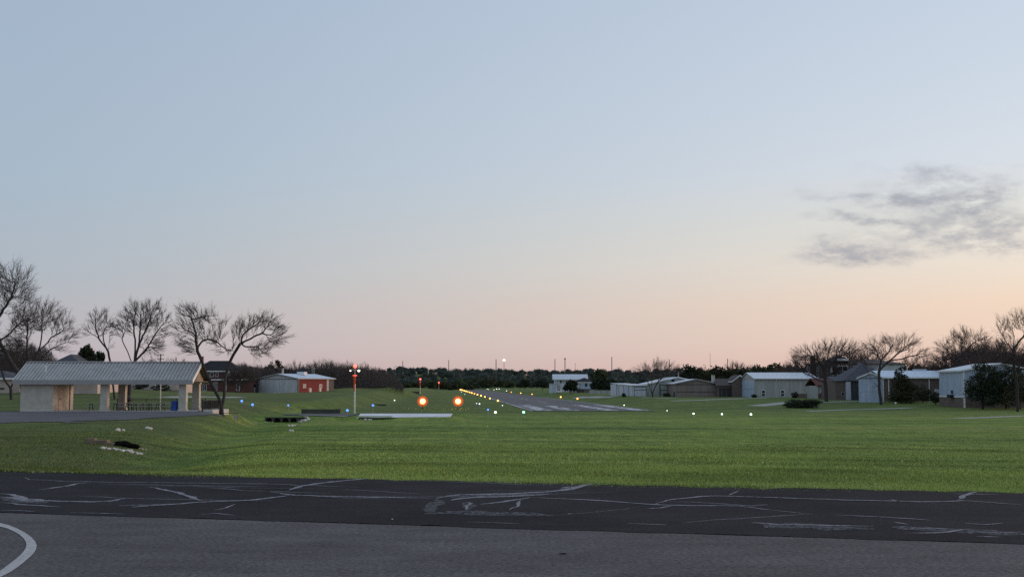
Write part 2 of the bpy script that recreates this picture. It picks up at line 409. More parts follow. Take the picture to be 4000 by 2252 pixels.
def ribbon(mb, pts, w, z, taper=True, jit=.35):
    pts = [np.array(p, float) for p in pts]
    den = []
    for a, b in zip(pts[:-1], pts[1:]):
        n = max(2, int(np.linalg.norm(b - a) / .18))
        for i in range(n): den.append(a + (b - a) * i / n)
    den.append(pts[-1]); den = np.array(den)
    if len(den) > 6:
        for _ in range(2): den[1:-1] = (den[:-2] + den[1:-1] * 2 + den[2:]) / 4
        den[1:-1] += rng.normal(0, .012 + w * .06, den[1:-1].shape)
    n = len(den); vs = []
    for i in range(n):
        t = den[min(i + 1, n - 1)] - den[max(i - 1, 0)]; t /= np.linalg.norm(t) + 1e-9
        q = np.array([-t[1], t[0]])
        f = min(1, .25 + 3.0 * min(i, n - 1 - i) / n) if taper else 1
        ww = w * f * (1 + random.uniform(-jit, jit)) / 2
        vs += [(*(den[i] + q * ww), z), (*(den[i] - q * ww), z)]
    mb.add(vs, [(2 * i, 2 * i + 1, 2 * i + 3, 2 * i + 2) for i in range(n - 1)])
CK = .54348
C = lambda b, L: [flat(b + x * CK, 1800 + y * CK) for x, y in L]
cr = MB(); k = 0
for b, w, L in [
    (0, .14, [(0, 235), (80, 240), (160, 265), (280, 285), (450, 290), (600, 293), (720, 295), (820, 285), (900, 270)]),
    (0, .1, [(0, 300), (150, 315), (280, 320), (430, 332)]), (0, .12, [(0, 262), (90, 262), (180, 290), (350, 295)]),
    (0, .13, [(950, 335), (1100, 320), (1300, 308), (1450, 295), (1650, 292), (1830, 283), (1980, 262), (2080, 248)]),
    (0, .1, [(1070, 190), (1250, 220), (1380, 262), (1460, 292)]), (0, .05, [(1540, 355), (1620, 340), (1690, 310)]),
    (0, .12, [(280, 208), (420, 190), (520, 175), (560, 160), (620, 160)]), (0, .07, [(180, 120), (205, 135), (500, 148), (900, 155), (1500, 160), (2000, 168), (2576, 190)]),
    (0, .05, [(700, 165), (1100, 172), (1500, 180), (1930, 185)]),
    (0, .13, [(1950, 225), (2020, 230), (2070, 245), (2200, 252), (2576, 260), (2700, 261), (3130, 271)]),
    (0, .13, [(2080, 210), (2130, 188), (2250, 168), (2400, 148), (2576, 133), (2640, 128), (2790, 115)]),
    (1300, .15, [(740, 270), (850, 250), (950, 240), (1200, 240), (1420, 230), (1560, 220), (1700, 205), (1780, 182), (1900, 160), (2000, 146)]),
    (1300, .16, [(850, 285), (950, 262), (1200, 258), (1420, 250), (1550, 240)]), (1300, .1, [(1640, 198), (1690, 188), (1760, 185)]),
    (1300, .05, [(950, 297), (1000, 302), (970, 325), (960, 355)]), (1300, .1, [(1060, 312), (1200, 295), (1320, 280), (1420, 262)]), (1300, .05, [(1350, 285), (1320, 330), (1270, 355)]),
    (1300, .1, [(1420, 262), (1550, 268), (1800, 278), (2000, 290), (2200, 308), (2400, 320), (2576, 322), (2700, 322), (2900, 325), (3050, 322), (3130, 316)]),
    (1300, .1, [(2320, 310), (2400, 285), (2576, 262), (2690, 250), (2890, 256), (3190, 265), (3490, 275), (3790, 285), (4030, 288), (4190, 295), (4390, 293), (4540, 285), (4600, 290), (4800, 305), (4990, 322)]),
    (1300, .06, [(2260, 345), (2350, 340), (2450, 322)]), (2600, .04, [(450, 248), (490, 230), (530, 215)]),
    (2600, .08, [(2100, 278), (2150, 250), (2200, 228), (2240, 222)]), (2600, .07, [(2060, 235), (2150, 240), (2400, 240)]), (2600, .07, [(1620, 278), (1680, 292)]),
    (2600, .07, [(1220, 390), (1450, 400), (1600, 408), (1800, 418), (1900, 428)]), (2600, .09, [(620, 445), (750, 455), (900, 462), (1080, 460), (1300, 468), (1500, 470)]),
    (2600, .06, [(1700, 495), (1900, 485), (2080, 492)]), (2600, .07, [(1720, 520), (1950, 520), (2080, 505), (2190, 490)]), (2600, .06, [(1640, 440), (1750, 460)]),
    (2600, .06, [(2150, 450), (2300, 460), (2420, 450)]), (2600, .06, [(2200, 510), (2350, 515), (2590, 512)]), (2600, .05, [(2230, 545), (2420, 548)]),
    (1300, .04, [(960, 440), (1200, 447), (1340, 452)]), (1300, .05, [(2110, 450), (2300, 458), (2400, 462)]), (1300, .05, [(1690, 385), (1720, 378)]),
    (0, .05, [(1430, 385), (1560, 378), (1690, 392)]), (0, .05, [(500, 372), (750, 378), (900, 383)]), (0, .05, [(0, 355), (150, 358), (250, 365)])]:
    ribbon(cr, C(b, L), w * .95, .008 + (k % 5) * .0006); k += 1
for i in range(16):
    x = random.uniform(-9, 8); y = edge_near(x) + random.uniform(.5, 6.6); a = random.choice([random.gauss(-.26, .12), random.uniform(-1.2, 1.2)]); L = [(x, y)]
    for _ in range(random.randint(3, 7)):
        a += random.gauss(0, .28); x += math.cos(a) * .55; y += math.sin(a) * .55; L.append((x, y))
    if all(edge_near(p[0]) + .15 < p[1] < edge_far(p[0]) - .15 for p in L): ribbon(cr, L, random.uniform(.02, .05), .0078)
tag(cr.build('pavement_cracks', M['crack']), kind='structure')
cw = MB(); k = 0
for b, w, L in [(1300, .22, [(740, 275), (770, 290), (720, 310), (690, 350), (700, 372)]), (1300, .55, [(660, 380), (850, 370), (1000, 368), (1060, 388), (1200, 378), (1400, 382), (1580, 392)]),
                (1300, .5, [(850, 262), (1100, 246), (1350, 240), (1560, 235)]), (2600, .5, [(650, 440), (900, 470), (1200, 478), (1500, 490)]), (2600, .5, [(1650, 470), (1900, 490), (2300, 515), (2576, 525)]),
                (0, .45, [(0, 258), (150, 285), (300, 305)]), (0, .3, [(850, 322), (1100, 315), (1300, 308)]), (1300, .16, [(940, 300), (985, 320), (960, 355)])]:
    ribbon(cw, C(b, L), w, .0055 + (k % 4) * .0005); k += 1
tag(cw.build('pavement_scuffs', M['crack_wide']), kind='structure')
outer = [(-60, 430), (0, 445), (60, 460), (120, 483), (180, 515), (225, 547), (252, 578), (264, 605), (258, 638), (240, 665), (215, 690), (180, 720), (150, 745), (80, 795), (0, 835), (-60, 865)]
inner = [(-60, 455), (0, 470), (45, 482), (90, 500), (140, 528), (170, 556), (186, 582), (190, 605), (182, 632), (165, 655), (140, 682), (110, 707), (80, 730), (40, 760), (0, 790), (-60, 822)]
ml = MB(); vo = [(*flat(x * CK, 1800 + y * CK), .005) for x, y in outer]; vi = [(*flat(x * CK, 1800 + y * CK), .005) for x, y in inner]
n = len(vo); ml.add(vo + vi, [(i, i + 1, n + i + 1, n + i) for i in range(n - 1)])
tag(ml.build('apron_marking', M['line_paint']), kind='structure')
# small flat scrap on the apron
mb = MB(); p = flat(2195, 2162); mb.box(-.045, .04, -.02, .012, 0, .006); mb.box(-.02, .045, -.01, .015, .006, .012)
tag(mb.build('rubber_scrap', M['black_metal'], loc=(p[0], p[1], .001)), 'small black scrap lying flat on the grey apron', 'scrap')
# court in front of the pavilion: terrain-hugging sheet
def drape(name, poly_fn, x0, x1, y0, y1, nx, ny, m, dz=.012, kind='structure'):
    xs = np.linspace(x0, x1, nx); yv = np.linspace(y0, y1, ny)
    XX, YY = np.meshgrid(xs, yv, indexing='ij'); keep = poly_fn(XX, YY)
    V = np.stack([XX, YY, terr(XX, YY) + dz], -1).reshape(-1, 3)
    I = np.arange(nx * ny).reshape(nx, ny)
    Q = np.stack([I[:-1, :-1], I[1:, :-1], I[1:, 1:], I[:-1, 1:]], -1).reshape(-1, 4)
    k = (keep[:-1, :-1] & keep[1:, :-1] & keep[1:, 1:] & keep[:-1, 1:]).reshape(-1)
    o = link(name, np_mesh(name, V, Q[k]), m); return tag(o, kind=kind)
def courtfn(x, y):
    nz = (vnoise(x, y, 5, 12) - .5) * 7 + (vnoise(x, y, 1.1, 13) - .5) * 2.5
    return (y > 71 + nz + np.maximum(0, (x + 33)) * .9) & (y < 108.6 - 0 * x) & (x < -24.5 + nz * .2)
drape('court', courtfn, -62, -22, 62, 109, 120, 150, M['court'], .03)
# strip of paving laid along an image-space trace on the terrain
def path_strip(name, pts, w, m, dz=.03):
    G = [gp(*p)[:2] for p in pts]; den = []
    for a, b in zip(G[:-1], G[1:]):
        nn = max(3, int(np.linalg.norm(b - a) / 1.5))
        den += [a + (b - a) * i / nn for i in range(nn)]
    den.append(G[-1]); den = np.array(den); n = len(den); vs = []
    for i in range(n):
        t = den[min(i + 1, n - 1)] - den[max(i - 1, 0)]; t /= np.linalg.norm(t) + 1e-9
        q = np.array([-t[1], t[0]]) * w / 2
        for s in (1, -1):
            c = den[i] + q * s; vs.append((c[0], c[1], gz(c[0], c[1]) + dz))
    mb = MB(); mb.add(vs, [(2 * i, 2 * i + 1, 2 * i + 3, 2 * i + 2) for i in range(n - 1)])
    return tag(mb.build(name, m), kind='structure')
for pts, w in [([(2640, 1566), (2760, 1561), (2900, 1556), (3000, 1554)], 3.0), ([(2950, 1585), (3020, 1578), (3110, 1570)], 3.5), ([(3180, 1571), (3300, 1568), (3400, 1566)], 4.0),
               ([(3150, 1606), (3300, 1600), (3420, 1597), (3560, 1592)], 2.2), ([(3725, 1634), (3850, 1630), (3990, 1624), (4060, 1622)], 2.2), ([(2500, 1552), (2640, 1556)], 2),
               ([(650, 1552), (850, 1551), (940, 1550)], 2.5), ([(2800, 1543), (2900, 1542)], 5), ([(2250, 1551), (2400, 1549)], 3)]:
    path_strip('path', pts, w, M['paving'])
# runway
RL, RR, RY0, RY1 = 13.6, 33.8, 201.0, 1330.0
def rwx(u, y): return u - .0519 * y
def rw_sheet(name, u0, u1, y0, y1, dz, m, nseg=60, kind='structure', rag=0):
    mb = MB(); yv = np.linspace(y0, y1, nseg); vs = []
    for y in yv:
        vs += [(rwx(u0 + rag * (vnoise(y, 1, 4, 3) - .5), y), y, -2.4 + dz), (rwx(u1 + rag * (vnoise(y, 5, 4, 7) - .5), y), y, -2.4 + dz)]
    mb.add(vs, [(2 * i, 2 * i + 1, 2 * i + 3, 2 * i + 2) for i in range(nseg - 1)])
    return tag(mb.build(name, m), kind=kind)
rw_sheet('runway', RL, RR, RY0, RY1, .06, M['runway'], 240, rag=.9)
mk = MB()
for u0, u1, y0, y1 in [(14.7, 17.2, 203, 262), (19.5, 21.8, 203, 250), (26.1, 28.3, 203, 262), (30.8, 33.5, 203, 262), (13.4, 14.0, 201, 420), (23.2, 23.7, 290, 330), (23.2, 23.7, 360, 400), (23.2, 23.7, 430, 470), (33.2, 33.7, 270, 420)]:
    mk.add([(rwx(u0, y0), y0, -2.332), (rwx(u1, y0), y0, -2.332), (rwx(u1, y1), y1, -2.332), (rwx(u0, y1), y1, -2.332)], [(0, 1, 2, 3)])
tag(mk.build('runway_markings', M['runway_paint']), kind='structure')
# ------------------------------------------------------------------ sky
W = bpy.data.worlds.new('World'); SC.world = W; W.use_nodes = True
nt = W.node_tree; bg = nt.nodes['Background']
SUN_AZ, SUN_EL = math.radians(66), math.radians(4.5)      # azimuth clockwise from +Y
tc = nt.nodes.new('ShaderNodeTexCoord'); D = tc.outputs['Generated']
sep = nt.nodes.new('ShaderNodeSeparateXYZ'); nt.links.new(D, sep.inputs[0])
zc = math_node(nt, 'MAXIMUM', sep.outputs[2], 0.0)
el01 = math_node(nt, 'POWER', zc, .5)                       # finer steps near the horizon
S_ = lambda z: math.sqrt(z)
A_ = [(0, (174, 162, 168)), (.012, (181, 170, 177)), (.03, (184, 178, 185)), (.05, (181, 180, 187)), (.085, (174, 182, 192)), (.16, (167, 184, 200)), (.23, (165, 182, 201)), (.30, (163, 180, 201)), (.6, (158, 177, 203)), (1.0, (165, 185, 215))]
B_ = [(0, (222, 180, 166)), (.012, (229, 192, 177)), (.035, (235, 206, 189)), (.065, (239, 214, 194)), (.095, (235, 223, 209)), (.13, (225, 223, 217)), (.17, (214, 220, 228)), (.22, (206, 216, 228)), (.30, (196, 209, 225)), (1.0, (175, 195, 222))]
ra = ramp(nt, el01, [(S_(z), lin(c)) for z, c in A_]); rb = ramp(nt, el01, [(S_(z), lin(c)) for z, c in B_])
hx = nt.nodes.new('ShaderNodeVectorMath'); hx.operation = 'MULTIPLY'; nt.links.new(D, hx.inputs[0]); hx.inputs[1].default_value = (1, 1, 0)
hn = nt.nodes.new('ShaderNodeVectorMath'); hn.operation = 'NORMALIZE'; nt.links.new(hx.outputs[0], hn.inputs[0])
dt = nt.nodes.new('ShaderNodeVectorMath'); dt.operation = 'DOT_PRODUCT'; nt.links.new(hn.outputs[0], dt.inputs[0])
dt.inputs[1].default_value = (math.sin(SUN_AZ), math.cos(SUN_AZ), 0)
lo_, hi_ = math.cos(SUN_AZ + math.radians(22.6)), math.cos(SUN_AZ - math.radians(22.6))
tt = math_node(nt, 'DIVIDE', math_node(nt, 'SUBTRACT', dt.outputs['Value'], lo_), hi_ - lo_)
tt = math_node(nt, 'MINIMUM', math_node(nt, 'MAXIMUM', tt, 0.0), 1.0)
tt = math_node(nt, 'POWER', tt, 1.25)
sky = mixc(nt, tt, ra.outputs['Color'], rb.outputs['Color'])
# the physical sky underneath, low sun
nis = nt.nodes.new('ShaderNodeTexSky'); nis.sky_type = 'NISHITA'; nis.sun_disc = False
nis.sun_elevation = SUN_EL; nis.sun_rotation = SUN_AZ; nis.air_density = 1.0; nis.dust_density = 1.0
nsc = mixc(nt, 1.0, nis.outputs['Color'], (.1, .1, .1), 'MULTIPLY')
sky = mixc(nt, .06, sky, nsc)
# clouds low in the west
def div(a, b): return math_node(nt, 'DIVIDE', a, b)
az = math_node(nt, 'ARCTAN2', sep.outputs[0], sep.outputs[1])
elv = math_node(nt, 'ARCSINE', sep.outputs[2])
cxy = nt.nodes.new('ShaderNodeCombineXYZ'); nt.links.new(az, cxy.inputs[0]); nt.links.new(elv, cxy.inputs[1])
wn = noise_node(nt, 20, 6, cxy.outputs[0], .6, stretch=(.7, 1.5, 1))
wsep = nt.nodes.new('ShaderNodeSeparateColor'); nt.links.new(wn.outputs['Color'], wsep.inputs[0])
azw = math_node(nt, 'ADD', az, math_node(nt, 'MULTIPLY', math_node(nt, 'SUBTRACT', wsep.outputs[0], .5), .09))
elw = math_node(nt, 'ADD', elv, math_node(nt, 'MULTIPLY', math_node(nt, 'SUBTRACT', wsep.outputs[1], .5), .042))
tot = None
def cloud(px, py, sx, sy, rot, amp):
    global tot
    a, k_ = ray(px, py); a0 = math.atan(a); e0 = math.atan(k_ / math.sqrt(1 + a * a))
    dx = math_node(nt, 'SUBTRACT', azw, a0); dy = math_node(nt, 'SUBTRACT', elw, e0)
    c, s = math.cos(rot), math.sin(rot)
    ux = math_node(nt, 'ADD', math_node(nt, 'MULTIPLY', dx, c), math_node(nt, 'MULTIPLY', dy, s))
    uy = math_node(nt, 'SUBTRACT', math_node(nt, 'MULTIPLY', dy, c), math_node(nt, 'MULTIPLY', dx, s))
    q = math_node(nt, 'ADD', math_node(nt, 'POWER', math_node(nt, 'ABSOLUTE', math_node(nt, 'DIVIDE', ux, sx / F)), 2.0), math_node(nt, 'POWER', math_node(nt, 'ABSOLUTE', math_node(nt, 'DIVIDE', uy, sy / F)), 2.0))
    v = math_node(nt, 'MULTIPLY', math_node(nt, 'EXPONENT', math_node(nt, 'MULTIPLY', q, -1.0)), amp)
    tot = v if tot is None else math_node(nt, 'ADD', tot, v)
for c_ in [(3590, 770, 150, 48, -.06, 1.0), (3450, 765, 160, 26, -.08, .4), (3650, 800, 45, 40, .3, .5), (3800, 825, 110, 42, .35, .95), (3870, 765, 90, 40, .5, .5), (3420, 868, 150, 20, -.15, .8), (3570, 880, 70, 28, 0, .6), (3320, 985, 150, 30, -.04, .95), (3330, 1015, 60, 22, .3, .6),
           (3580, 930, 190, 22, -.05, .5), (3880, 905, 120, 34, .05, .9), (3760, 960, 120, 22, -.15, .6), (3920, 975, 140, 20, 0, .8), (3640, 690, 170, 26, -.15, .4), (3280, 760, 90, 16, .02, .2), (3560, 1000, 200, 16, 0, .35), (3960, 640, 80, 14, 0, .18)]: cloud(*c_)
fn = noise_node(nt, 56, 9, cxy.outputs[0], .68, stretch=(.62, 1.45, 1))
fr = ramp(nt, fn.outputs['Fac'], [(.37, (.02,) * 3), (.5, (.72,) * 3), (.62, (1.7,) * 3)])
dens = math_node(nt, 'MULTIPLY', tot, fr.outputs['Color'])
dens = math_node(nt, 'SUBTRACT', 1.0, math_node(nt, 'EXPONENT', math_node(nt, 'MULTIPLY', dens, -1.3)))
dens = math_node(nt, 'MULTIPLY', dens, .82)
sky = mixc(nt, dens, sky, lin((148, 151, 163)))
nt.links.new(sky, bg.inputs['Color']); bg.inputs['Strength'].default_value = 1.06
sl = bpy.data.lights.new('Sun', 'SUN'); sl.energy = 1.9; sl.angle = math.radians(20); sl.color = (1.0, .66, .46)
so = bpy.data.objects.new('sun_lamp', sl); COL.objects.link(so)
sd = Vector((math.sin(SUN_AZ) * math.cos(SUN_EL), math.cos(SUN_AZ) * math.cos(SUN_EL), math.sin(SUN_EL)))
so.rotation_euler = sd.to_track_quat('Z', 'Y').to_euler()
# ================================================================== trees
def unit(v): return v / (np.linalg.norm(v, axis=-1, keepdims=True) + 1e-9)
def colonize(attr, lines, D, infl, kill, maxit=120, up=.12, seed=0):
    rg = np.random.default_rng(seed)
    nodes = []; par = []
    for li, L in enumerate(lines):
        L = [np.array(p, float) for p in L]; pts = []
        for a, b in zip(L[:-1], L[1:]):
            n = max(1, int(np.linalg.norm(b - a) / D)); pts += [a + (b - a) * i / n for i in range(n)]
        pts.append(L[-1]); pts = np.array(pts)
        if len(pts) > 4:
            pts[1:-1] += rg.normal(0, D * .13, pts[1:-1].shape)
        if li == 0: prev = -1
        else:
            dd = np.linalg.norm(np.array(nodes) - pts[0], axis=1); prev = int(dd.argmin()); pts = pts[1:]
        for p in pts: nodes.append(p); par.append(prev); prev = len(nodes) - 1
    N = np.array(nodes)
    dm = np.linalg.norm(attr[:, None] - N[None], axis=2)
    bi = dm.argmin(1); bd = dm.min(1); alive = bd > kill
    nch = {}
    for it in range(maxit):
        sel = alive & (bd < infl)
        if not sel.any():
            if it < 3: infl *= 2; continue
            break
        ids = bi[sel]; dirs = unit(attr[sel] - N[ids])
        u, inv = np.unique(ids, return_inverse=True)
        sm = np.zeros((len(u), 3)); np.add.at(sm, inv, dirs)
        okk = np.array([nch.get(int(i), 0) < 3 for i in u])
        if not okk.any(): break
        for i in u: nch[int(i)] = nch.get(int(i), 0) + 1
        v = unit(unit(sm[okk]) + rg.normal(0, .14, (okk.sum(), 3)) + [0, 0, up])
        new = N[u[okk]] + v * D
        base = len(N); N = np.vstack([N, new]); par += [int(i) for i in u[okk]]
        ai = np.where(alive)[0]
        dm = np.linalg.norm(attr[ai][:, None] - new[None], axis=2)
        mi = dm.argmin(1); md = dm[np.arange(len(ai)), mi]
        b = md < bd[ai]; bi[ai[b]] = base + mi[b]; bd[ai[b]] = md[b]
        alive &= bd > kill
    return N, np.array(par)
def frustums(P0, P1, R0, R1, n):
    m = len(P0); t = unit(P1 - P0)
    ref = np.where(np.abs(t[:, 2:3]) < .9, np.array([[0, 0, 1.0]]), np.array([[0, 1.0, 0]]))
    a = unit(np.cross(t, ref)); b = np.cross(t, a)
    w = 2 * np.pi * np.arange(n) / n
    ring = a[:, None] * np.cos(w)[None, :, None] + b[:, None] * np.sin(w)[None, :, None]
    V = np.concatenate([P0[:, None] + ring * R0[:, None, None], P1[:, None] + ring * R1[:, None, None]], 1)
    k = np.arange(n); f = np.stack([k, (k + 1) % n, n + (k + 1) % n, n + k], -1)
    Fc = (np.arange(m)[:, None, None] * 2 * n + f[None]).reshape(-1, 4)
    return V.reshape(-1, 3), Fc
def ellip(c, r, n, rg, shell=.35):
    v = unit(rg.normal(size=(n, 3))); q = rg.random((n, 1)) ** shell
    return np.array(c) + v * q * np.array(r)
def bare_meshes(attr, lines, D, infl, kill, rtip, rbase, twigs, tl, seed, rtw=.009, thick=.06, maxit=120, up=.12, droop=.05):
    rg = np.random.default_rng(seed)
    N, par = colonize(attr, lines, D, infl, kill, maxit, up, seed)
    n = len(N); area = np.zeros(n); nchild = np.zeros(n, int)
    for _ in range(3):
        cs = np.zeros((n, 3)); cn = np.zeros(n); ok = par >= 0
        np.add.at(cs, par[ok], N[ok]); np.add.at(cn, par[ok], 1)
        sm = ok & (cn > 0); N2 = N.copy()
        N2[sm] = .5 * N[sm] + .25 * N[par[sm]] + .25 * cs[sm] / cn[sm][:, None]; N = N2
    for i in range(n - 1, 0, -1):
        if nchild[i] == 0: area[i] = rtip ** 2.0
        if par[i] >= 0: area[par[i]] += area[i]; nchild[par[i]] += 1
    rad = np.maximum(area, rtip ** 2.0) ** (1 / 2.0)
    s = rbase / rad[0]
    rad = rtip + (rad - rtip) * (rbase - rtip) / max(rad[0] - rtip, 1e-6)
    e = np.where(par >= 0)[0]
    P0, P1, R0, R1 = N[par[e]], N[e], rad[par[e]], rad[e]
    R0 = np.minimum(R0, R1 * 1.35)
    big = R1 > thick
    V1, F1 = frustums(P0[big], P1[big], R0[big], R1[big], 7)
    V2, F2 = frustums(P0[~big], P1[~big], R0[~big], R1[~big], 4)
    # shoots that fan outward and upward from the thin limbs, each with side twigs
    thin = e[(R1 < thick * .62)]
    src = np.repeat(thin, twigs); src = src[rg.random(len(src)) < .66]
    tips = np.where(nchild == 0)[0]; src = np.concatenate([src, tips, tips])
    cen = attr.mean(0) - [0, 0, np.ptp(attr[:, 2]) * .38]
    dirp = unit(N[src] - N[np.maximum(par[src], 0)]); outw = unit(N[src] - cen)
    m_ = len(src)
    d0 = unit(dirp * .65 + outw * .75 + np.array([0, 0, .22]) + rg.normal(0, .3, (m_, 3)))
    L = tl * (.7 + 1.3 * rg.random(m_) ** 1.5)[:, None]
    bend = rg.normal(0, .16, (m_, 3)) + np.array([0, 0, droop])
    parts = []; p = N[src]; d_ = d0; K = 3; pts = [p]
    for q in range(K):
        p2 = p + d_ * L / K
        r0 = rtw * 1.25 * (1 - q / (K + .6)); r1 = rtw * 1.25 * (1 - (q + 1) / (K + .6))
        parts.append(frustums(p, p2, np.full(m_, r0), np.full(m_, r1), 3)); p = p2; pts.append(p); d_ = unit(d_ + bend)
    for t0 in (.35, .55, .75, .9, .65):
        k_ = t0 * K; a_ = int(k_); f_ = k_ - a_
        b_ = pts[a_] * (1 - f_) + pts[a_ + 1] * f_
        td = unit(d0 * .8 + rg.normal(0, .5, (m_, 3)) + np.array([0, 0, .1])); l_ = L * (.22 + .3 * rg.random((m_, 1)))
        parts.append(frustums(b_, b_ + td * l_, np.full(m_, rtw * .62), np.full(m_, rtw * .3), 3))
    Vx = [V2]; Fx = [F2]; o = len(V2)
    for V_, F_ in parts: Vx.append(V_); Fx.append(F_ + o); o += len(V_)
    Vx = np.vstack(Vx)
    return (V1, F1), (Vx, np.vstack(Fx))
def tree_obj(name, base, meshes, mats, label, group=None, cat='tree', rz=0):
    r = empty(name, base, rz, label, cat, group)
    (V1, F1), (V2, F2) = meshes
    link('trunk', np_mesh('trunk', V1, F1, True), mats[0], r)
    link('crown', np_mesh('crown', V2, F2, False), mats[1], r)
    return r
def hero(label, d, lines, blobs, n, seed, D=.34, infl=2.2, kill=.55, rbase=.24, rtip=.013, twigs=3, tl=.75, mats=('bark', 'twig'), depth=.8, rtw=.0125, group=None, thick=.055, up=.12, droop=.05):
    """bare tree whose limbs and crown lobes are read off the photograph at forward distance d"""
    rg = np.random.default_rng(seed); n = int(n * .95); kill *= .86; rbase *= .74
    L3 = []
    for li, L in enumerate(lines):
        off = 0.0
        pts = []
        for i, q in enumerate(L):
            pts.append(P(q[0], q[1], d + (q[2] if len(q) > 2 else 0)))
        L3.append(pts)
    b = L3[0][0].copy(); g = gz(b[0], b[1]); b[2] = g - .1
    L3[0][0] = b
    m = F / d; tot = sum(q[2] * q[3] for q in blobs); A = []
    for q in blobs:
        c = P(q[0], q[1], d + (q[4] if len(q) > 4 else rg.uniform(-.3, .3) * q[2] / m)); k = max(20, int(n * q[2] * q[3] / tot))
        sc_ = rg.uniform(.45, 1.0, (k, 1)); A.append(c + (ellip((0, 0, 0), (q[2] / m, q[2] / m * depth, q[3] / m), k, rg, .45)) * sc_)
    A = np.vstack(A)
    o = np.array([b[0], b[1], g])
    ms = bare_meshes(A - o, [[p - o for p in L] for L in L3], D, infl, kill, rtip, rbase, twigs, tl, seed, rtw, thick, up=up, droop=droop)
    return tree_obj('bare_tree', o, ms, (M[mats[0]], M[mats[1]]), label, group)
hero('huge bare tree reaching out of the left edge of the photo, tallest of all trees', 128,
     [[(105, 1540), (75, 1460), (25, 1385), (-8, 1330), (-15, 1250), (-20, 1180)], [(25, 1385), (-60, 1320), (-90, 1250)], [(-8, 1330), (50, 1290), (90, 1250)], [(-15, 1250), (40, 1170), (60, 1110)]],
     [(0, 1130, 120, 100), (-70, 1200, 110, 130), (80, 1250, 70, 50), (60, 1120, 75, 85), (90, 1170, 55, 60), (40, 1330, 60, 50), (130, 1275, 40, 30)], 3400, 3, rbase=.3, rtw=.013)
hero('spreading bare tree behind the stone room end of the pavilion roof', 142,
     [[(120, 1545), (118, 1430), (112, 1385)], [(118, 1425), (150, 1370), (165, 1310), (165, 1250)], [(112, 1385), (105, 1310), (110, 1240)], [(150, 1370), (210, 1310), (250, 1290)], [(125, 1440), (200, 1360), (265, 1340)]],
     [(130, 1250, 70, 65), (215, 1265, 75, 60), (85, 1300, 60, 80), (255, 1315, 50, 40), (180, 1210, 50, 30), (50, 1370, 50, 40), (210, 1360, 50, 25)], 2000, 4, rbase=.24, twigs=3)
hero('slim forked bare tree on the grass left of the stone room', 150,
     [[(44, 1545), (42, 1515)], [(42, 1515), (15, 1478), (5, 1450)], [(42, 1515), (60, 1478), (68, 1450)]], [(10, 1420, 40, 40), (60, 1425, 35, 40), (35, 1390, 50, 30)], 500, 5, rbase=.24, D=.3)
hero('leaning bare tree with a tufted crown, smaller of the pair behind the pavilion roof', 150,
     [[(448, 1545), (432, 1420), (420, 1365), (405, 1335)], [(420, 1365), (385, 1320), (372, 1280), (376, 1245)], [(405, 1335), (402, 1300), (420, 1265)], [(420, 1370), (428, 1330), (425, 1300)], [(385, 1320), (360, 1305), (350, 1295)]],
     [(378, 1258, 36, 36), (420, 1270, 32, 32), (350, 1298, 26, 22), (400, 1300, 45, 25), (395, 1240, 34, 22)], 900, 6, rbase=.17, D=.27, infl=1.6, kill=.42, twigs=3, tl=.6)
hero('tall many-stemmed bare tree with a rounded tufted crown behind the pavilion', 140,
     [[(500, 1570), (508, 1490), (525, 1415)], [(520, 1430), (498, 1370), (475, 1325), (490, 1290)], [(525, 1415), (530, 1330), (522, 1270), (530, 1220)], [(525, 1415), (548, 1330), (575, 1280), (590, 1230)], [(530, 1410), (580, 1350), (605, 1305), (640, 1260)], [(525, 1415), (540, 1350), (550, 1260), (548, 1215)]],
     [(535, 1218, 50, 36), (592, 1215, 48, 36), (500, 1250, 34, 40), (640, 1255, 28, 42), (565, 1265, 70, 45), (490, 1300, 40, 25), (630, 1300, 32, 26), (465, 1275, 22, 30), (590, 1350, 55, 40)], 2300, 7, rbase=.3, D=.28, infl=1.7, kill=.42, twigs=3, tl=.6)
hero('bare tree with a split trunk and drooping branches beside the pavilion gable', 112,
     [[(868, 1602), (862, 1570), (838, 1520), (812, 1470), (780, 1395), (768, 1345, -.6), (764, 1300, -1), (750, 1258, -1.2), (738, 1225, -1.2)], [(868, 1596), (876, 1540, .5), (878, 1480, .8), (890, 1430, 1), (912, 1385, 1), (938, 1342, 1)],
      [(768, 1345), (790, 1332), (820, 1325), (850, 1335), (885, 1365)], [(750, 1258), (790, 1235), (830, 1225)], [(764, 1300), (735, 1290), (715, 1290)], [(938, 1342), (985, 1320), (1030, 1302), (1070, 1312)], [(938, 1342), (950, 1305), (985, 1278), (1030, 1245)], [(1030, 1302), (1050, 1270), (1075, 1245)],
      [(930, 1370), (970, 1352), (1010, 1350), (1035, 1390)], [(778, 1395), (776, 1350), (772, 1320)], [(912, 1385), (915, 1350), (910, 1340)]],
     [(740, 1222, 55, 28), (790, 1250, 55, 35), (722, 1280, 42, 34), (780, 1300, 50, 34), (960, 1280, 48, 36), (1020, 1262, 62, 34), (1070, 1290, 42, 36), (1060, 1335, 45, 28), (1010, 1370, 55, 34), (745, 1350, 48, 36), (845, 1330, 48, 36), (930, 1310, 45, 30), (860, 1280, 35, 25), (890, 1370, 40, 26), (1090, 1320, 25, 25)], 2300, 8, rbase=.27, D=.26, infl=1.5, kill=.42, twigs=3, tl=.62, rtw=.0125)
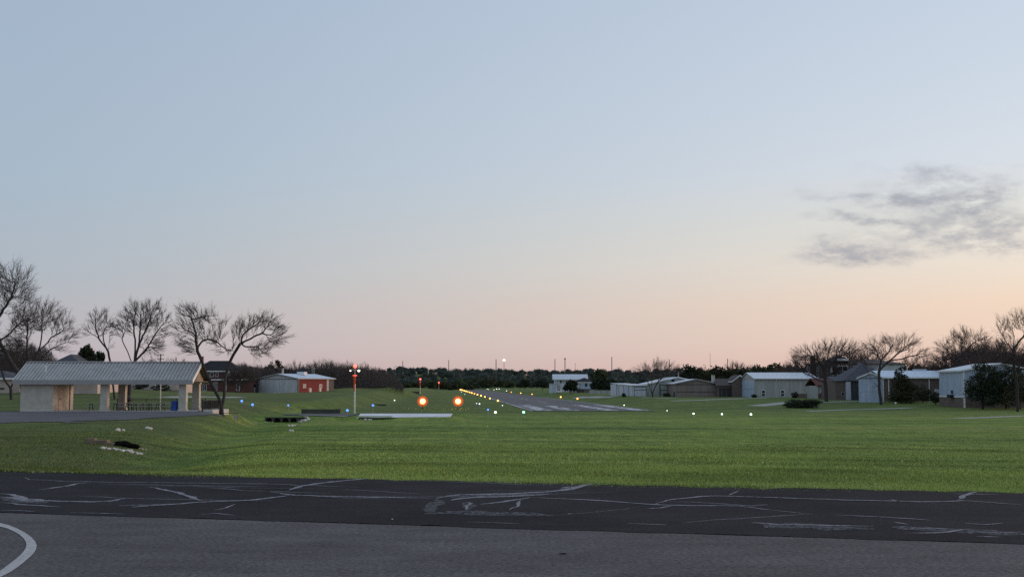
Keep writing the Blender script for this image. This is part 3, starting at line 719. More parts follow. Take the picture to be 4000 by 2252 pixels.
hero('bare tree with a low left limb before the long white hangar end', 240,
     [[(3228, 1566), (3226, 1510), (3224, 1480), (3230, 1430), (3235, 1390)], [(3224, 1492), (3195, 1485), (3160, 1466), (3135, 1455)], [(3230, 1440), (3200, 1410), (3170, 1390)], [(3230, 1430), (3265, 1400), (3300, 1385)]],
     [(3150, 1392, 60, 36), (3235, 1372, 70, 32), (3300, 1372, 60, 36), (3215, 1430, 60, 26), (3120, 1440, 30, 22), (3185, 1460, 40, 20)], 1500, 9, rbase=.5, D=.42, infl=2.6, kill=.7, twigs=3, tl=1.0, rtw=.018, rtip=.022, thick=.09)
hero('bare tree with a low Y-shaped fork before the small white hangar door', 226,
     [[(3442, 1572), (3437, 1530), (3434, 1490), (3432, 1445), (3442, 1405), (3455, 1370)], [(3436, 1515), (3410, 1488), (3392, 1455), (3382, 1420)], [(3442, 1405), (3472, 1372), (3492, 1335)], [(3432, 1445), (3475, 1408), (3520, 1372), (3545, 1345)], [(3442, 1405), (3425, 1375), (3405, 1345)], [(3475, 1408), (3530, 1400), (3585, 1385)]],
     [(3470, 1340, 55, 28), (3405, 1355, 36, 28), (3540, 1345, 48, 36), (3595, 1385, 38, 30), (3510, 1370, 55, 26), (3440, 1370, 45, 26)], 1300, 10, rbase=.36, D=.4, infl=2.6, kill=.68, twigs=3, tl=.95, rtw=.016, rtip=.02, thick=.08)
hero('bare tree with a domed crown rising behind the tall blue-white hangar', 262,
     [[(3745, 1560), (3745, 1440), (3750, 1390)], [(3745, 1430), (3710, 1390), (3690, 1350)], [(3750, 1390), (3790, 1350), (3830, 1320)]],
     [(3700, 1365, 45, 40), (3765, 1325, 60, 42), (3825, 1335, 50, 46), (3680, 1410, 42, 28), (3790, 1390, 80, 36), (3730, 1400, 60, 30)], 1800, 12, rbase=.36, D=.45, infl=2.6, kill=.7, twigs=3, tl=1.0, rtw=.019, rtip=.022, thick=.09)
hero('tallest bare tree on the right edge, dark trunk on the lawn', 190,
     [[(3975, 1603), (3972, 1530), (3962, 1440), (3958, 1370), (3965, 1310)], [(3958, 1370), (3930, 1330), (3905, 1300)], [(3958, 1360), (4000, 1310), (4020, 1270)], [(3966, 1450), (4010, 1400), (4050, 1370)]],
     [(3925, 1285, 42, 40), (3985, 1262, 50, 40), (4050, 1290, 70, 80), (3945, 1350, 50, 40), (3995, 1420, 70, 50), (3930, 1420, 40, 40), (4020, 1480, 50, 40)], 2000, 13, rbase=.34, D=.38, infl=2.3, kill=.6, twigs=3, tl=.85, rtw=.015, rtip=.018, thick=.075)
hero('leafless tree with a V of thin trunks before the pale hangar doors', 300,
     [[(2549, 1549), (2547, 1540)], [(2547, 1540), (2538, 1505), (2522, 1480)], [(2547, 1540), (2545, 1500), (2548, 1480)], [(2547, 1540), (2562, 1500), (2582, 1480)]],
     [(2530, 1450, 40, 26), (2580, 1440, 50, 26), (2620, 1450, 40, 24), (2560, 1470, 60, 18), (2500, 1460, 30, 22)], 900, 14, rbase=.24, D=.5, infl=3, kill=.8, twigs=4, tl=1.2, rtw=.02, rtip=.022, thick=.09, mats=('bark', 'twig_far'))
# ---- leafless background trees: three kinds, copied
def proto(seed, h, w, n, rb, name, matc):
    rg = np.random.default_rng(seed)
    A = np.vstack([ellip((0, 0, h * .62), (w / 2, w / 2, h * .38), n, rg, .42), ellip((w * .15, 0, h * .5), (w * .42, w * .4, h * .32), n // 2, rg, .42)])
    L = [[(0, 0, -.4), (0, 0, h * .14), (.1, 0, h * .28)], [(0, 0, h * .14), (-w * .14, .2, h * .4)], [(0, 0, h * .16), (w * .15, -.2, h * .42)]]
    return bare_meshes(A, L, .5, 3, .95, .025, rb, 3, 1.3, seed, .026, .09), matc
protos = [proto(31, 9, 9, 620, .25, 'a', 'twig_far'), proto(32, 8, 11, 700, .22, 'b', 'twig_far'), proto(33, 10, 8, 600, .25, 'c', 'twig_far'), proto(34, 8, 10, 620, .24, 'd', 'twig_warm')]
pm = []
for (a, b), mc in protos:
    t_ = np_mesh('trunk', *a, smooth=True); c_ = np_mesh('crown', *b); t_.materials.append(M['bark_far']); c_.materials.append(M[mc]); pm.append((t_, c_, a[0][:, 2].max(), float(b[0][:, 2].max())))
def bare_copy(px, top, d, kind, label, group, zb=None, sx=1.0, name='bare_tree'):
    b = gpx(px, d); t_, c_, _, h = pm[kind]
    z = b[2] if zb is None else zb
    s = (P(px, top, d)[2] - z) / h
    r = empty(name, (b[0], b[1], z), random.uniform(0, 6.28), label, 'tree', group); r.scale = (s * sx, s * sx, s)
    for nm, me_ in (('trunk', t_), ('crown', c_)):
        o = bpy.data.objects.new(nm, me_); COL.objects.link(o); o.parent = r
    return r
GL = 'leafless trees along the left background'
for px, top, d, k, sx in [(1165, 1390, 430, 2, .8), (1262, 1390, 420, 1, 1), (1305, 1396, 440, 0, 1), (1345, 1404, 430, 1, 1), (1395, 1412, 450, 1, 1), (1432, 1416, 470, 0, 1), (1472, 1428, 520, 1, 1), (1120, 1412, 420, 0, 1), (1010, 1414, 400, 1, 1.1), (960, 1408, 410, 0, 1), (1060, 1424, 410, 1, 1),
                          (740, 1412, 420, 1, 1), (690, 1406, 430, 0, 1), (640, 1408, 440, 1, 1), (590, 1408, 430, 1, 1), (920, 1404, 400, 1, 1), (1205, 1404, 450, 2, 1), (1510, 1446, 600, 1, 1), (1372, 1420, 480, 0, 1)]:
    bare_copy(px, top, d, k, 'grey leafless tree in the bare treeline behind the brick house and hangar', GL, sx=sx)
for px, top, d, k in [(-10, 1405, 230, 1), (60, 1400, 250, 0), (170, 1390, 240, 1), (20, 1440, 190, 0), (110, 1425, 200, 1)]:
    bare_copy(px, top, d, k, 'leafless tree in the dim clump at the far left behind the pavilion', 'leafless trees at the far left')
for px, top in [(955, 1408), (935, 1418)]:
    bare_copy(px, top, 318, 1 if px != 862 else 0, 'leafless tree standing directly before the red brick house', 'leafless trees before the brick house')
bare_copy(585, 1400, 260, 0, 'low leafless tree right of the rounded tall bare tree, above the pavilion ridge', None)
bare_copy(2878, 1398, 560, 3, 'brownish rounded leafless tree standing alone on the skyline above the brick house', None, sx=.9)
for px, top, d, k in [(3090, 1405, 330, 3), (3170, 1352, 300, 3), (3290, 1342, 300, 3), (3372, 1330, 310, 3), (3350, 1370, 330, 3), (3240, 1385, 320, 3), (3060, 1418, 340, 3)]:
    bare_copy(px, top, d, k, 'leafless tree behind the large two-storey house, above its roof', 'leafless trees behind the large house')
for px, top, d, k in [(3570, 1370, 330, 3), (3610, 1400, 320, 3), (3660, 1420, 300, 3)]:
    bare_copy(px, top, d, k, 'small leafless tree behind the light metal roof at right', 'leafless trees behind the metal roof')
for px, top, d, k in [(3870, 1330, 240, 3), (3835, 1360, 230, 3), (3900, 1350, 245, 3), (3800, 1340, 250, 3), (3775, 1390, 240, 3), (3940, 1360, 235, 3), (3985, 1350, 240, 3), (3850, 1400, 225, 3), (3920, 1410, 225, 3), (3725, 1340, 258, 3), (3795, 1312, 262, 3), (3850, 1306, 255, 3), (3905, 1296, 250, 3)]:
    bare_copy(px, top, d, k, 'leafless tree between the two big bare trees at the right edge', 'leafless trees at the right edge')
# ---- leafy trees
def leaf_parts(rg, blobs, n, size, clump=7):
    V, Fc, T = [], [], []
    vol = np.array([b[3] * b[4] * b[5] for b in blobs]) ** (2 / 3)
    for b, w_ in zip(blobs, vol / vol.sum()):
        k = int(n * w_); nk = max(6, k // clump)
        cc = ellip(b[:3], b[3:6], nk, rg, .3); ct = rg.random(nk)
        c = np.repeat(cc, clump, 0) + rg.normal(0, 1, (nk * clump, 3)) * np.array(b[3:6]) * .11
        tt_ = np.clip(np.repeat(ct, clump) * .75 + rg.random(nk * clump) * .35, 0, 1)
        m = len(c); a1 = unit(rg.normal(size=(m, 3))); a2 = unit(np.cross(a1, rg.normal(size=(m, 3))))
        s_ = size * (.6 + .8 * rg.random((m, 1)))
        q = np.stack([c - a1 * s_, c + a2 * s_ * .55, c + a1 * s_, c - a2 * s_ * .55], 1)
        V.append(q.reshape(-1, 3)); T.append(tt_)
    V = np.vstack(V); T = np.concatenate(T)
    return V, np.arange(len(V)).reshape(-1, 4), T
def leafy(px, d, top, width, label, matl='leaf_dark', n=2600, size=.16, group=None, name='tree', cat='tree', seed=0, blobs=None, base_py=None, low=.18, trunk=True, asp=1.0):
    rg = np.random.default_rng(seed + int(px))
    if d is None:
        b = gp(px, 1592); d = b[1]
    else: b = gpx(px, d)
    if base_py is not None: b[2] = P(px, base_py, d)[2]
    h = P(px, top, d)[2] - b[2]; w = width / F * d
    if h < .5: print("LOWTREE", px, d, top, h); h = .5
    r = empty(name, b, 0, label, cat, group)
    if blobs is None:
        blobs = [(0, 0, h * (.55 + low / 2), w * .4, w * .4 * asp, h * (.45 - low / 2))]
        for k_ in range(6):
            an = rg.uniform(0, 6.28); zz = rg.uniform(low + .18, .82)
            q = w * .3 * (1.1 - abs(zz - .5))
            blobs.append((math.cos(an) * q, math.sin(an) * q * asp, h * zz, w * .22, w * .22, h * .16))
    else: blobs = [(x_ * w, y_ * w, z_ * h, a_ * w, a_ * w, c_ * h) for x_, y_, z_, a_, c_ in blobs]
    V, Fc, T = leaf_parts(rg, blobs, n, size)
    link('crown', np_mesh('crown', V, Fc, tint=T), M[matl], r)
    if trunk:
        mb = MB(); tr = max(.07, h * .022)
        mb.tube([(0, 0, -.4), (.05, 0, h * .25), (0, .1, h * .6)], [tr * 1.3, tr, tr * .4], 7)
        for k_ in range(4):
            an = k_ * 1.6 + .4; mb.tube([(0, 0, h * (.2 + .05 * k_)), (math.cos(an) * w * .16, math.sin(an) * w * .16, h * .45), (math.cos(an) * w * .28, math.sin(an) * w * .28, h * .65)], [tr * .6, tr * .4, tr * .15], 5)
        mb.build('trunk', M['bark'], r, smooth=True)
    return r
leafy(350, 180, 1347, 75, 'dark evergreen tree poking up between bare trees above the pavilion roof', n=2200, size=.22, low=.3, base_py=1500)
leafy(397, 182, 1372, 45, 'low dark evergreen tree right of the taller evergreen above the pavilion', n=1400, size=.2, low=.3, base_py=1500)
leafy(1092, 425, 1392, 44, 'green-topped tree rising above the grey metal hangar roof', 'leaf_cedar', n=1800, size=.3, blobs=[(0, 0, .8, .3, .12), (.1, 0, .6, .4, .2), (-.2, 0, .45, .45, .2), (.2, .1, .35, .45, .2)])
leafy(1065, 430, 1412, 40, 'low green tree left of the green-topped tree behind the grey hangar', 'leaf_cedar', n=1200, size=.3)
GF = 'rounded green trees at the foot of the wooded hill'
for px, top, w, d, ml_ in [(1500, 1490, 60, 1250, 'leaf_green'), (1545, 1486, 64, 1280, 'leaf_cedar'), (1680, 1481, 62, 1240, 'leaf_green'), (1735, 1488, 60, 1250, 'leaf_cedar'), (1790, 1478, 84, 1300, 'leaf_green'), (1850, 1474, 76, 1330, 'leaf_green'), (1905, 1478, 70, 1320, 'leaf_cedar'), (1955, 1482, 60, 1300, 'leaf_green'), (1620, 1492, 56, 1260, 'leaf_cedar'), (1590, 1497, 40, 1180, 'leaf_green'), (1990, 1488, 50, 1200, 'leaf_green'), (1770, 1500, 46, 1200, 'leaf_cedar'), (1650, 1500, 44, 1190, 'leaf_cedar'), (1830, 1498, 60, 1220, 'leaf_green')]:
    leafy(px, d, top, w, 'rounded bushy green tree at the foot of the wooded hill beyond the runway', ml_, n=900, size=.9, group=GF, low=0)
for px, top, w, d, lb in [(2048, 1479, 56, 800, 'dark rounded oak, leftmost of those left of the white-roofed house'), (2118, 1477, 70, 640, 'broad dark oak touching the left side of the white-roofed two-storey house'), (2228, 1484, 58, 430, 'dark oak between the white-roofed house and the pale-walled garage'),
                          (2338, 1470, 78, 405, 'large dark oak behind the low pale fence, left of the other fence oak'), (2388, 1482, 62, 390, 'dark oak touching the left end of the pale hangars')]:
    leafy(px, d, top, w, lb, 'leaf_dark', n=3000, size=.3, low=.12)
leafy(2345, 560, 1440, 80, 'green oak rising behind the large dark fence oak', 'leaf_green', n=1800, size=.5, low=.1)
leafy(2690, 420, 1424, 110, 'broad evergreen tree rising behind the brown hangar roof, left half of it', 'leaf_dark', n=2600, size=.35, low=.1)
leafy(2738, 430, 1430, 70, 'olive green tree right of the broad evergreen behind the brown hangar', 'leaf_cedar', n=2000, size=.32, low=.1)
GR = 'evergreen trees behind the right-hand buildings'
for px, top, w, d in [(2960, 1424, 90, 420), (3030, 1420, 90, 410), (3110, 1424, 80, 400), (2900, 1440, 70, 430), (2840, 1442, 70, 430), (3560, 1418, 110, 330), (3640, 1432, 90, 320), (3200, 1430, 90, 380), (3690, 1428, 80, 300), (2785, 1432, 80, 440), (2810, 1438, 70, 430), (2870, 1436, 80, 440), (2930, 1430, 80, 400), (2995, 1426, 80, 420), (3070, 1428, 80, 400), (3150, 1430, 80, 390), (3520, 1430, 80, 340), (3600, 1436, 90, 330), (3260, 1434, 90, 370)]:
    leafy(px, d, top, w, 'evergreen tree in the dark screen behind the right-hand hangars and houses', 'leaf_cedar' if px < 3150 else 'leaf_dark', n=1700, size=.5, group=GR, low=.05)
leafy(3508, 232, 1428, 105, 'loose evergreen tree between the small white hangar and the tall one', 'leaf_cedar', n=6500, size=.15, blobs=[(0, 0, .28, .42, .22), (.2, 0, .14, .45, .14), (0, 0, .52, .34, .2), (-.05, 0, .76, .2, .16), (.3, 0, .42, .3, .16), (.08, .05, .93, .09, .09), (-.2, 0, .12, .3, .12), (.16, 0, .66, .2, .1)])
leafy(3590, 236, 1505, 85, 'low olive shrub mass before the brown brick house', 'leaf_cedar', n=2200, size=.13, low=0, name='shrub', cat='shrub')
leafy(3640, 225, 1530, 46, 'dark shrub against the left wall of the tall blue-white hangar', 'leaf_dark', n=1500, size=.12, low=0, name='shrub', cat='shrub')
leafy(3822, 203, 1412, 165, 'dense dark evergreen covering the front of the tall blue-white hangar', 'leaf_dark', n=9000, size=.15, blobs=[(-.1, 0, .5, .3, .22), (.12, 0, .68, .3, .24), (-.22, 0, .34, .2, .18), (.3, 0, .45, .3, .24), (.05, .1, .88, .2, .1), (.15, -.1, .26, .3, .2), (.42, 0, .3, .22, .22)])
leafy(3912, 205, 1418, 140, 'dark evergreen right of the dense one before the tall hangar', 'leaf_dark', n=6000, size=.15, blobs=[(0, 0, .6, .36, .24), (.25, 0, .78, .26, .16), (-.25, 0, .72, .22, .2), (.2, 0, .36, .35, .22), (.5, 0, .5, .3, .3)])
leafy(3965, 200, 1448, 120, 'ragged olive evergreen around the tallest right-edge trunk', 'leaf_cedar', n=3200, size=.15, blobs=[(0, 0, .6, .4, .3), (.3, 0, .4, .4, .3), (-.3, 0, .3, .3, .25), (0, .2, .85, .3, .12)])
leafy(3108, None, 1557, 105, 'dark rounded bush on the driveway edge, left one of two', 'leaf_dark', n=5000, size=.1, low=-.3, name='shrub', cat='shrub')
leafy(3158, None, 1559, 110, 'dark rounded bush on the driveway edge, right one of two', 'leaf_dark', n=5000, size=.1, low=-.3, name='shrub', cat='shrub')
for px, d, top, w, lb in [(2938, 284.2, 1540, 26, 'low dark bush at the near corner of the long white hangar'), (3098, 280, 1530, 36, 'grey-green upright bush between the hangar window and the stone-based wing'), (3257, 262, 1553, 40, 'low dark bush at the foot of the grey-roofed garage'), (2433, 310, 1534, 20, 'small green bush at the left end of the pale hangars'),
                          (2600, 310, 1534, 36, 'low dark bush between the pale hangar and the brown hangar'), (560, 214, 1497, 60, 'dark shrub before the tan house, left one seen under the pavilion roof'), (640, 214, 1497, 90, 'dark shrub before the tan house, right one seen under the pavilion roof'), (1475, 420, 1525, 70, 'grey-green brush on the bank right of the windsock')]:
    leafy(px, d, top, w, lb, 'leaf_dark' if px != 1475 else 'leaf_cedar', n=900, size=.12 if px != 1475 else .3, low=-.1, name='shrub', cat='shrub', trunk=False)
# ---- the wooded hill: one mass
V, Fc, T = [], [], []; off = 0
def icos():
    t = (1 + 5 ** .5) / 2
    v = unit(np.array([(-1, t, 0), (1, t, 0), (-1, -t, 0), (1, -t, 0), (0, -1, t), (0, 1, t), (0, -1, -t), (0, 1, -t), (t, 0, -1), (t, 0, 1), (-t, 0, -1), (-t, 0, 1)], float))
    f = [(0, 11, 5), (0, 5, 1), (0, 1, 7), (0, 7, 10), (0, 10, 11), (1, 5, 9), (5, 11, 4), (11, 10, 2), (10, 7, 6), (7, 1, 8), (3, 9, 4), (3, 4, 2), (3, 2, 6), (3, 6, 8), (3, 8, 9), (4, 9, 5), (2, 4, 11), (6, 2, 10), (8, 6, 7), (9, 8, 1)]
    return v, np.array([(a, b, c, c) for a, b, c in f])
IV, IF = icos(); IFt = IF[:, :3]
for i in range(2300):
    y = 1345 + 775 * rng.random() ** 1.25; r = rng.uniform(-.2, .45) if rng.random() < .93 else rng.uniform(-.3, -.12)
    x = r * y
    if -20 < x + .0519 * y < 45 and y < 1345: continue
    h = rng.uniform(6, 11) * (1.4 if rng.random() < .12 else 1); w = h * rng.uniform(.5, .8)
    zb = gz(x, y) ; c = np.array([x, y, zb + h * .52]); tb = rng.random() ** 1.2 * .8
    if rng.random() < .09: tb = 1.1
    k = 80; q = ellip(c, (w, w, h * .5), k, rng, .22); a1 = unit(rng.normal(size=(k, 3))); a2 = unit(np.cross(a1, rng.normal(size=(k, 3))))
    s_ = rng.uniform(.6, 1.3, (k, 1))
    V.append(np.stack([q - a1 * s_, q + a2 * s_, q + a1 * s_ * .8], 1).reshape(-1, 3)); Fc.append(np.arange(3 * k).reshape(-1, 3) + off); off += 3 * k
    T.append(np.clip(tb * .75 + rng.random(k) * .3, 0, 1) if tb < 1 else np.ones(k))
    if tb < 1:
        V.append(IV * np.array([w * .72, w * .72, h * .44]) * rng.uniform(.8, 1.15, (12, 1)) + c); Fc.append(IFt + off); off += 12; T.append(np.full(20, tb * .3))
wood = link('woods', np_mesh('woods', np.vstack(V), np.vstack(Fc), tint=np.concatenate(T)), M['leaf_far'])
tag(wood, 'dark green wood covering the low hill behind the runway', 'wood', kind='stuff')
# ---- bare brush under the left treeline: one mass
V, T = [], []
m = 120000
px_ = rng.uniform(540, 1575, m); d_ = rng.uniform(395, 560, m)
x = (px_ - 2000) / F * d_; zb = terr(x, d_)
top = np.interp(px_, [540, 700, 800, 1000, 1180, 1300, 1440, 1500, 1550, 1575], [8.6, 8.6, 8.2, 7.6, 7.2, 8.2, 6.8, 5.2, 3.2, 1.2]) * (.65 + .6 * vnoise(px_, d_, 16, 3))
hh = rng.random(m) ** .8 * top
b_ = np.stack([x, d_, zb + hh], -1); dr = unit(rng.normal(0, .5, (m, 3)) + [0, 0, 1.0]); ln = rng.uniform(.5, 1.5, (m, 1))
sd_ = unit(np.cross(dr, rng.normal(size=(m, 3)))) * rng.uniform(.03, .07, (m, 1))
V = np.stack([b_ - sd_, b_ + sd_, b_ + dr * ln], 1).reshape(-1, 3)
br = link('brush', np_mesh('brush', V, np.arange(3 * m).reshape(-1, 3), tint=np.clip(rng.random(m) * .8 + .1, 0, 1)), M['thicket'])
tag(br, 'grey bare brush filling the space under the left treeline', 'brush', kind='stuff')
m = 45000
px_ = rng.uniform(-60, 330, m); d_ = rng.uniform(185, 260, m); x = (px_ - 2000) / F * d_; zb = terr(x, d_)
hh = rng.random(m) ** .8 * 6.6 * (.15 + .85 * ss(330, 130, px_)) * (.7 + .6 * vnoise(px_, d_, 18, 4)); b_ = np.stack([x, d_, zb + hh], -1); dr = unit(rng.normal(0, .5, (m, 3)) + [0, 0, 1.0])
sd_ = unit(np.cross(dr, rng.normal(size=(m, 3)))) * rng.uniform(.015, .035, (m, 1))
br = link('brush', np_mesh('brush', np.stack([b_ - sd_, b_ + sd_, b_ + dr * rng.uniform(.4, 1.2, (m, 1))], 1).reshape(-1, 3), np.arange(3 * m).reshape(-1, 3), tint=np.clip(rng.random(m) * .6, 0, 1)), M['thicket'])
tag(br, 'dim bare brush among the trees at the far left', 'brush', kind='stuff')
# ---- grass blades on the near field
def blades(n, s0, s1, hmin, hmax, wid, rg, pale=0.0):
    s = s0 + (s1 - s0) * rg.random(n) ** .9; r = rg.uniform(-.44, .44, n)
    y0 = (21.9 + s) / (1 + .266 * r); x = r * y0; y = y0
    z = terr(x, y); h = rg.uniform(hmin, hmax, n) * (.6 + .8 * vnoise(x, y, 1.3, 3))
    an = rg.uniform(0, 6.28, n); w = wid * (.6 + .8 * rg.random(n))
    side = np.stack([np.cos(an) * w, np.sin(an) * w, an * 0], -1)
    b = np.stack([x, y, z - .01], -1); t = b + np.stack([rg.normal(0, .45, n) * h, rg.normal(0, .45, n) * h, h], -1)
    V = np.stack([b - side, b + side, t], 1).reshape(-1, 3)
    lush = np.clip((x - np.interp(y, XD_Y, XD_X)) / 4, 0, 1)
    cl = vnoise(x, y, 3.5, 8) * .5 + vnoise(x * .35, y * 1.6, 2.2, 18) * .5
    tn = np.clip(-.1 + 1.1 * cl + .3 * rg.random(n) + .14 * (1 - ss(6, 26, s)), .02, .84) * (.3 + .7 * lush)
    tn = np.where(rg.random(n) < pale * (.3 + 1.4 * vnoise(x, y, 1.5, 21)), 1.0, tn)
    return V, tn
BV, BT = [], []
for args in [(14000, -.6, .1, .02, .07, .012, rng, .15), (55000, -.15, .8, .025, .07, .012, rng, .06), (140000, .4, 9, .02, .062, .012, rng, .012), (95000, 8, 32, .02, .06, .018, rng, .008), (30000, 28, 70, .02, .055, .03, rng, .006)]:
    a_, b2 = blades(*args); BV.append(a_); BT.append(b2)
BV = np.vstack(BV); BT = np.concatenate(BT)
gr = link('grass', np_mesh('grass', BV, np.arange(len(BV)).reshape(-1, 3), tint=BT), M['grass_blade'])
tag(gr, 'short green grass of the field beyond the taxiway', 'grass', kind='stuff')
# ================================================================== buildings
class Bld:
    def __init__(s, name, label, cat, A, B, D, z0=None, group=None, rz=None):
        a = gpx(*A); b = gpx(*B)
        s.W = float(np.linalg.norm(b[:2] - a[:2])); s.D = D
        s.z0 = min(a[2], b[2]) if z0 is None else z0
        s.root = empty(name, (a[0], a[1], s.z0), math.atan2(b[1] - a[1], b[0] - a[0]), label, cat, group)
        s.a = a
    def hpx(s, py, d=None): return P(2000, py, d or s.a[1])[2] - s.z0
    def body(s, H, rise, kind, m, x0=0, x1=None, y0=0, y1=None, zb=-1.0, name='wall', label=None):
        x1 = s.W if x1 is None else x1; y1 = s.D if y1 is None else y1; mb = MB()
        if kind == 'v': mb.prism([(x0, y0, zb), (x1, y0, zb), (x1, y0, H), ((x0 + x1) / 2, y0, H + rise), (x0, y0, H)], (0, y1 - y0, 0))
        elif kind == 'u': mb.prism([(x0, y0, zb), (x0, y0, H), (x0, (y0 + y1) / 2, H + rise), (x0, y1, H), (x0, y1, zb)], (x1 - x0, 0, 0))
        else: mb.box(x0, x1, y0, y1, zb, H)
        o = mb.build(name, m, s.root)
        if label: o['label'] = label
        return o
    def roof(s, H, rise, kind, m, x0=0, x1=None, y0=0, y1=None, o=.35, t=.12, name='roof', trim=None):
        x1 = s.W if x1 is None else x1; y1 = s.D if y1 is None else y1; mb = MB(); e = .02
        if kind == 'v':
            xm = (x0 + x1) / 2; k = rise / (xm - x0); zl = H - o * k + e; zt = H + rise + e
            mb.prism([(x0 - o, y0 - o, zl), (xm, y0 - o, zt), (xm, y0 - o, zt + t), (x0 - o, y0 - o, zl + t)], (0, y1 - y0 + 2 * o, 0))
            mb.prism([(xm, y0 - o, zt), (x1 + o, y0 - o, zl), (x1 + o, y0 - o, zl + t), (xm, y0 - o, zt + t)], (0, y1 - y0 + 2 * o, 0))
        elif kind == 'u':
            ym = (y0 + y1) / 2; k = rise / (ym - y0); zl = H - o * k + e; zt = H + rise + e
            mb.prism([(x0 - o, y0 - o, zl), (x0 - o, y0 - o, zl + t), (x0 - o, ym, zt + t), (x0 - o, ym, zt)], (x1 - x0 + 2 * o, 0, 0))
            mb.prism([(x0 - o, ym, zt), (x0 - o, ym, zt + t), (x0 - o, y1 + o, zl + t), (x0 - o, y1 + o, zl)], (x1 - x0 + 2 * o, 0, 0))
        elif kind == 'hip':
            a = min(x1 - x0, y1 - y0) / 2 + o; zl = H + e
            if x1 - x0 >= y1 - y0: r0, r1 = (x0 - o + a, (y0 + y1) / 2), (x1 + o - a, (y0 + y1) / 2)
            else: r0, r1 = ((x0 + x1) / 2, y0 - o + a), ((x0 + x1) / 2, y1 + o - a)
            B4 = [(x0 - o, y0 - o), (x1 + o, y0 - o), (x1 + o, y1 + o), (x0 - o, y1 + o)]
            vs = [(*b, zl) for b in B4] + [(*b, zl + t) for b in B4] + [(*r0, H + rise), (*r1, H + rise)]
            fs = [(0, 3, 2, 1), (0, 1, 5, 4), (1, 2, 6, 5), (2, 3, 7, 6), (3, 0, 4, 7)]
            if x1 - x0 >= y1 - y0: fs += [(4, 5, 9, 8), (5, 6, 9), (6, 7, 8, 9), (7, 4, 8)]
            else: fs += [(4, 5, 8), (5, 6, 9, 8), (6, 7, 9), (7, 4, 8, 9)]
            mb.add(vs, fs)
        elif kind == 'flat': mb.box(x0 - o, x1 + o, y0 - o, y1 + o, H + e, H + e + t)
        elif kind == 'shed':   # high at the back
            mb.prism([(x0 - o, y0 - o, H + e), (x0 - o, y0 - o, H + e + t), (x0 - o, y1 + o, H + rise + t + e), (x0 - o, y1 + o, H + rise + e)], (x1 - x0 + 2 * o, 0, 0))
        ob = mb.build(name, m, s.root)
        if trim is not None:
            tb = MB()
            if kind == 'v':
                for sgn, xe in ((0, x0 - o), (1, x1 + o)):
                    tb.prism([(xe, y0 - o - .05, zl - .12), (xm, y0 - o - .05, zt - .12), (xm, y0 - o - .05, zt + t + .03), (xe, y0 - o - .05, zl + t + .03)], (0, .04, 0))
                tb.box(x1 + o + .01, x1 + o + .07, y0 - o, y1 + o, zl - .15, zl + t)
                tb.box(x0 - o - .07, x0 - o - .01, y0 - o, y1 + o, zl - .15, zl + t)
            elif kind in ('u', 'hip', 'shed', 'flat'):
                zz = zl if kind != 'flat' and kind != 'shed' else H + e
                tb.box(x0 - o, x1 + o, y0 - o - .06, y0 - o - .01, zz - .16, zz + t)
                tb.box(x0 - o - .06, x0 - o - .01, y0 - o, y1 + o, zz - .16, zz + t) if kind != 'u' else None
            tb.build('eave_trim', trim, ob)
        return ob
    def fbox(s, mb, side, a0, a1, z0, z1, i, o, base=0.0):
        if side == 'front': mb.box(a0, a1, base - o, base - i, z0, z1)
        elif side == 'left': mb.box(base - o, base - i, a0, a1, z0, z1)
        else: mb.box(base + s.W + i, base + s.W + o, a0, a1, z0, z1)
    def win(s, side, a0, a1, z0, z1, fm=None, pm_=None, bars=(1, 1), base=0.0, fw=.09):
        mb = MB()
        for q in ((a0, a1, z1 - fw, z1), (a0, a1, z0, z0 + fw), (a0, a0 + fw, z0 + fw, z1 - fw), (a1 - fw, a1, z0 + fw, z1 - fw)): s.fbox(mb, side, *q, -.02, .07, base)
        for k in range(1, bars[0]): xx = a0 + (a1 - a0) * k / bars[0]; s.fbox(mb, side, xx - fw / 3, xx + fw / 3, z0 + fw, z1 - fw, -.02, .055, base)
        for k in range(1, bars[1]): zz = z0 + (z1 - z0) * k / bars[1]; s.fbox(mb, side, a0 + fw, a1 - fw, zz - fw / 2, zz + fw / 2, -.02, .05, base)
        f = mb.build('window', fm or M['white_paint'], s.root)
        p = MB(); s.fbox(p, side, a0 + fw, a1 - fw, z0 + fw, z1 - fw, -.02, .03, base); p.build('pane', pm_ or M['dark'], f); return f
    def panel(s, side, a0, a1, z0, z1, m, name='door', o=.05, base=0.0, lines=None, lm=None, label=None):
        mb = MB(); s.fbox(mb, side, a0, a1, z0, z1, -.02, o, base); ob = mb.build(name, m, s.root)
        if lines:
            l = MB()
            for q in lines: s.fbox(l, side, *q, o + .003, o + .03, base)
            l.build('seam', lm or M['black_metal'], ob)
        if label: ob['label'] = label
        return ob
# ---- left: grey metal hangar with red brick side
b = Bld('hangar', 'grey metal hangar with a red brick side wall and pale blue roof, beyond the windsock', 'hangar', (1014, 352), (1168, 345), 16.5)
H = 4.0
b.body(H, 1.25, 'v', M['grey_metal'])
b.roof(H, 1.25, 'v', M['grey_roof'], o=.45, trim=M['fascia'])
b.panel('right', .7, 13.0, -.8, H - .05, M['red_brick'], 'brick_wall', .06)
b.panel('right', 13.05, 13.9, -.8, H - .05, M['pale_siding'], 'pilaster', .12)
b.panel('right', 14.2, 16.45, -.8, H - .05, M['brown_brick'], 'brick_wall', .07, label='brown brick end of the side wall')
b.panel('right', 0, .65, -.8, H - .02, M['black_metal'], 'pilaster', .14, label='dark corner of the side wall')
b.panel('front', .5, b.W - .5, -.1, H - .25, M['grey_metal'], 'hangar_door', .08, lines=[(.5, b.W - .5, H - .3, H - .16)])
for a0 in (2.3, 9.6): b.win('right', a0, a0 + 1.35, 1.3, 2.4, bars=(2, 1), base=.06)
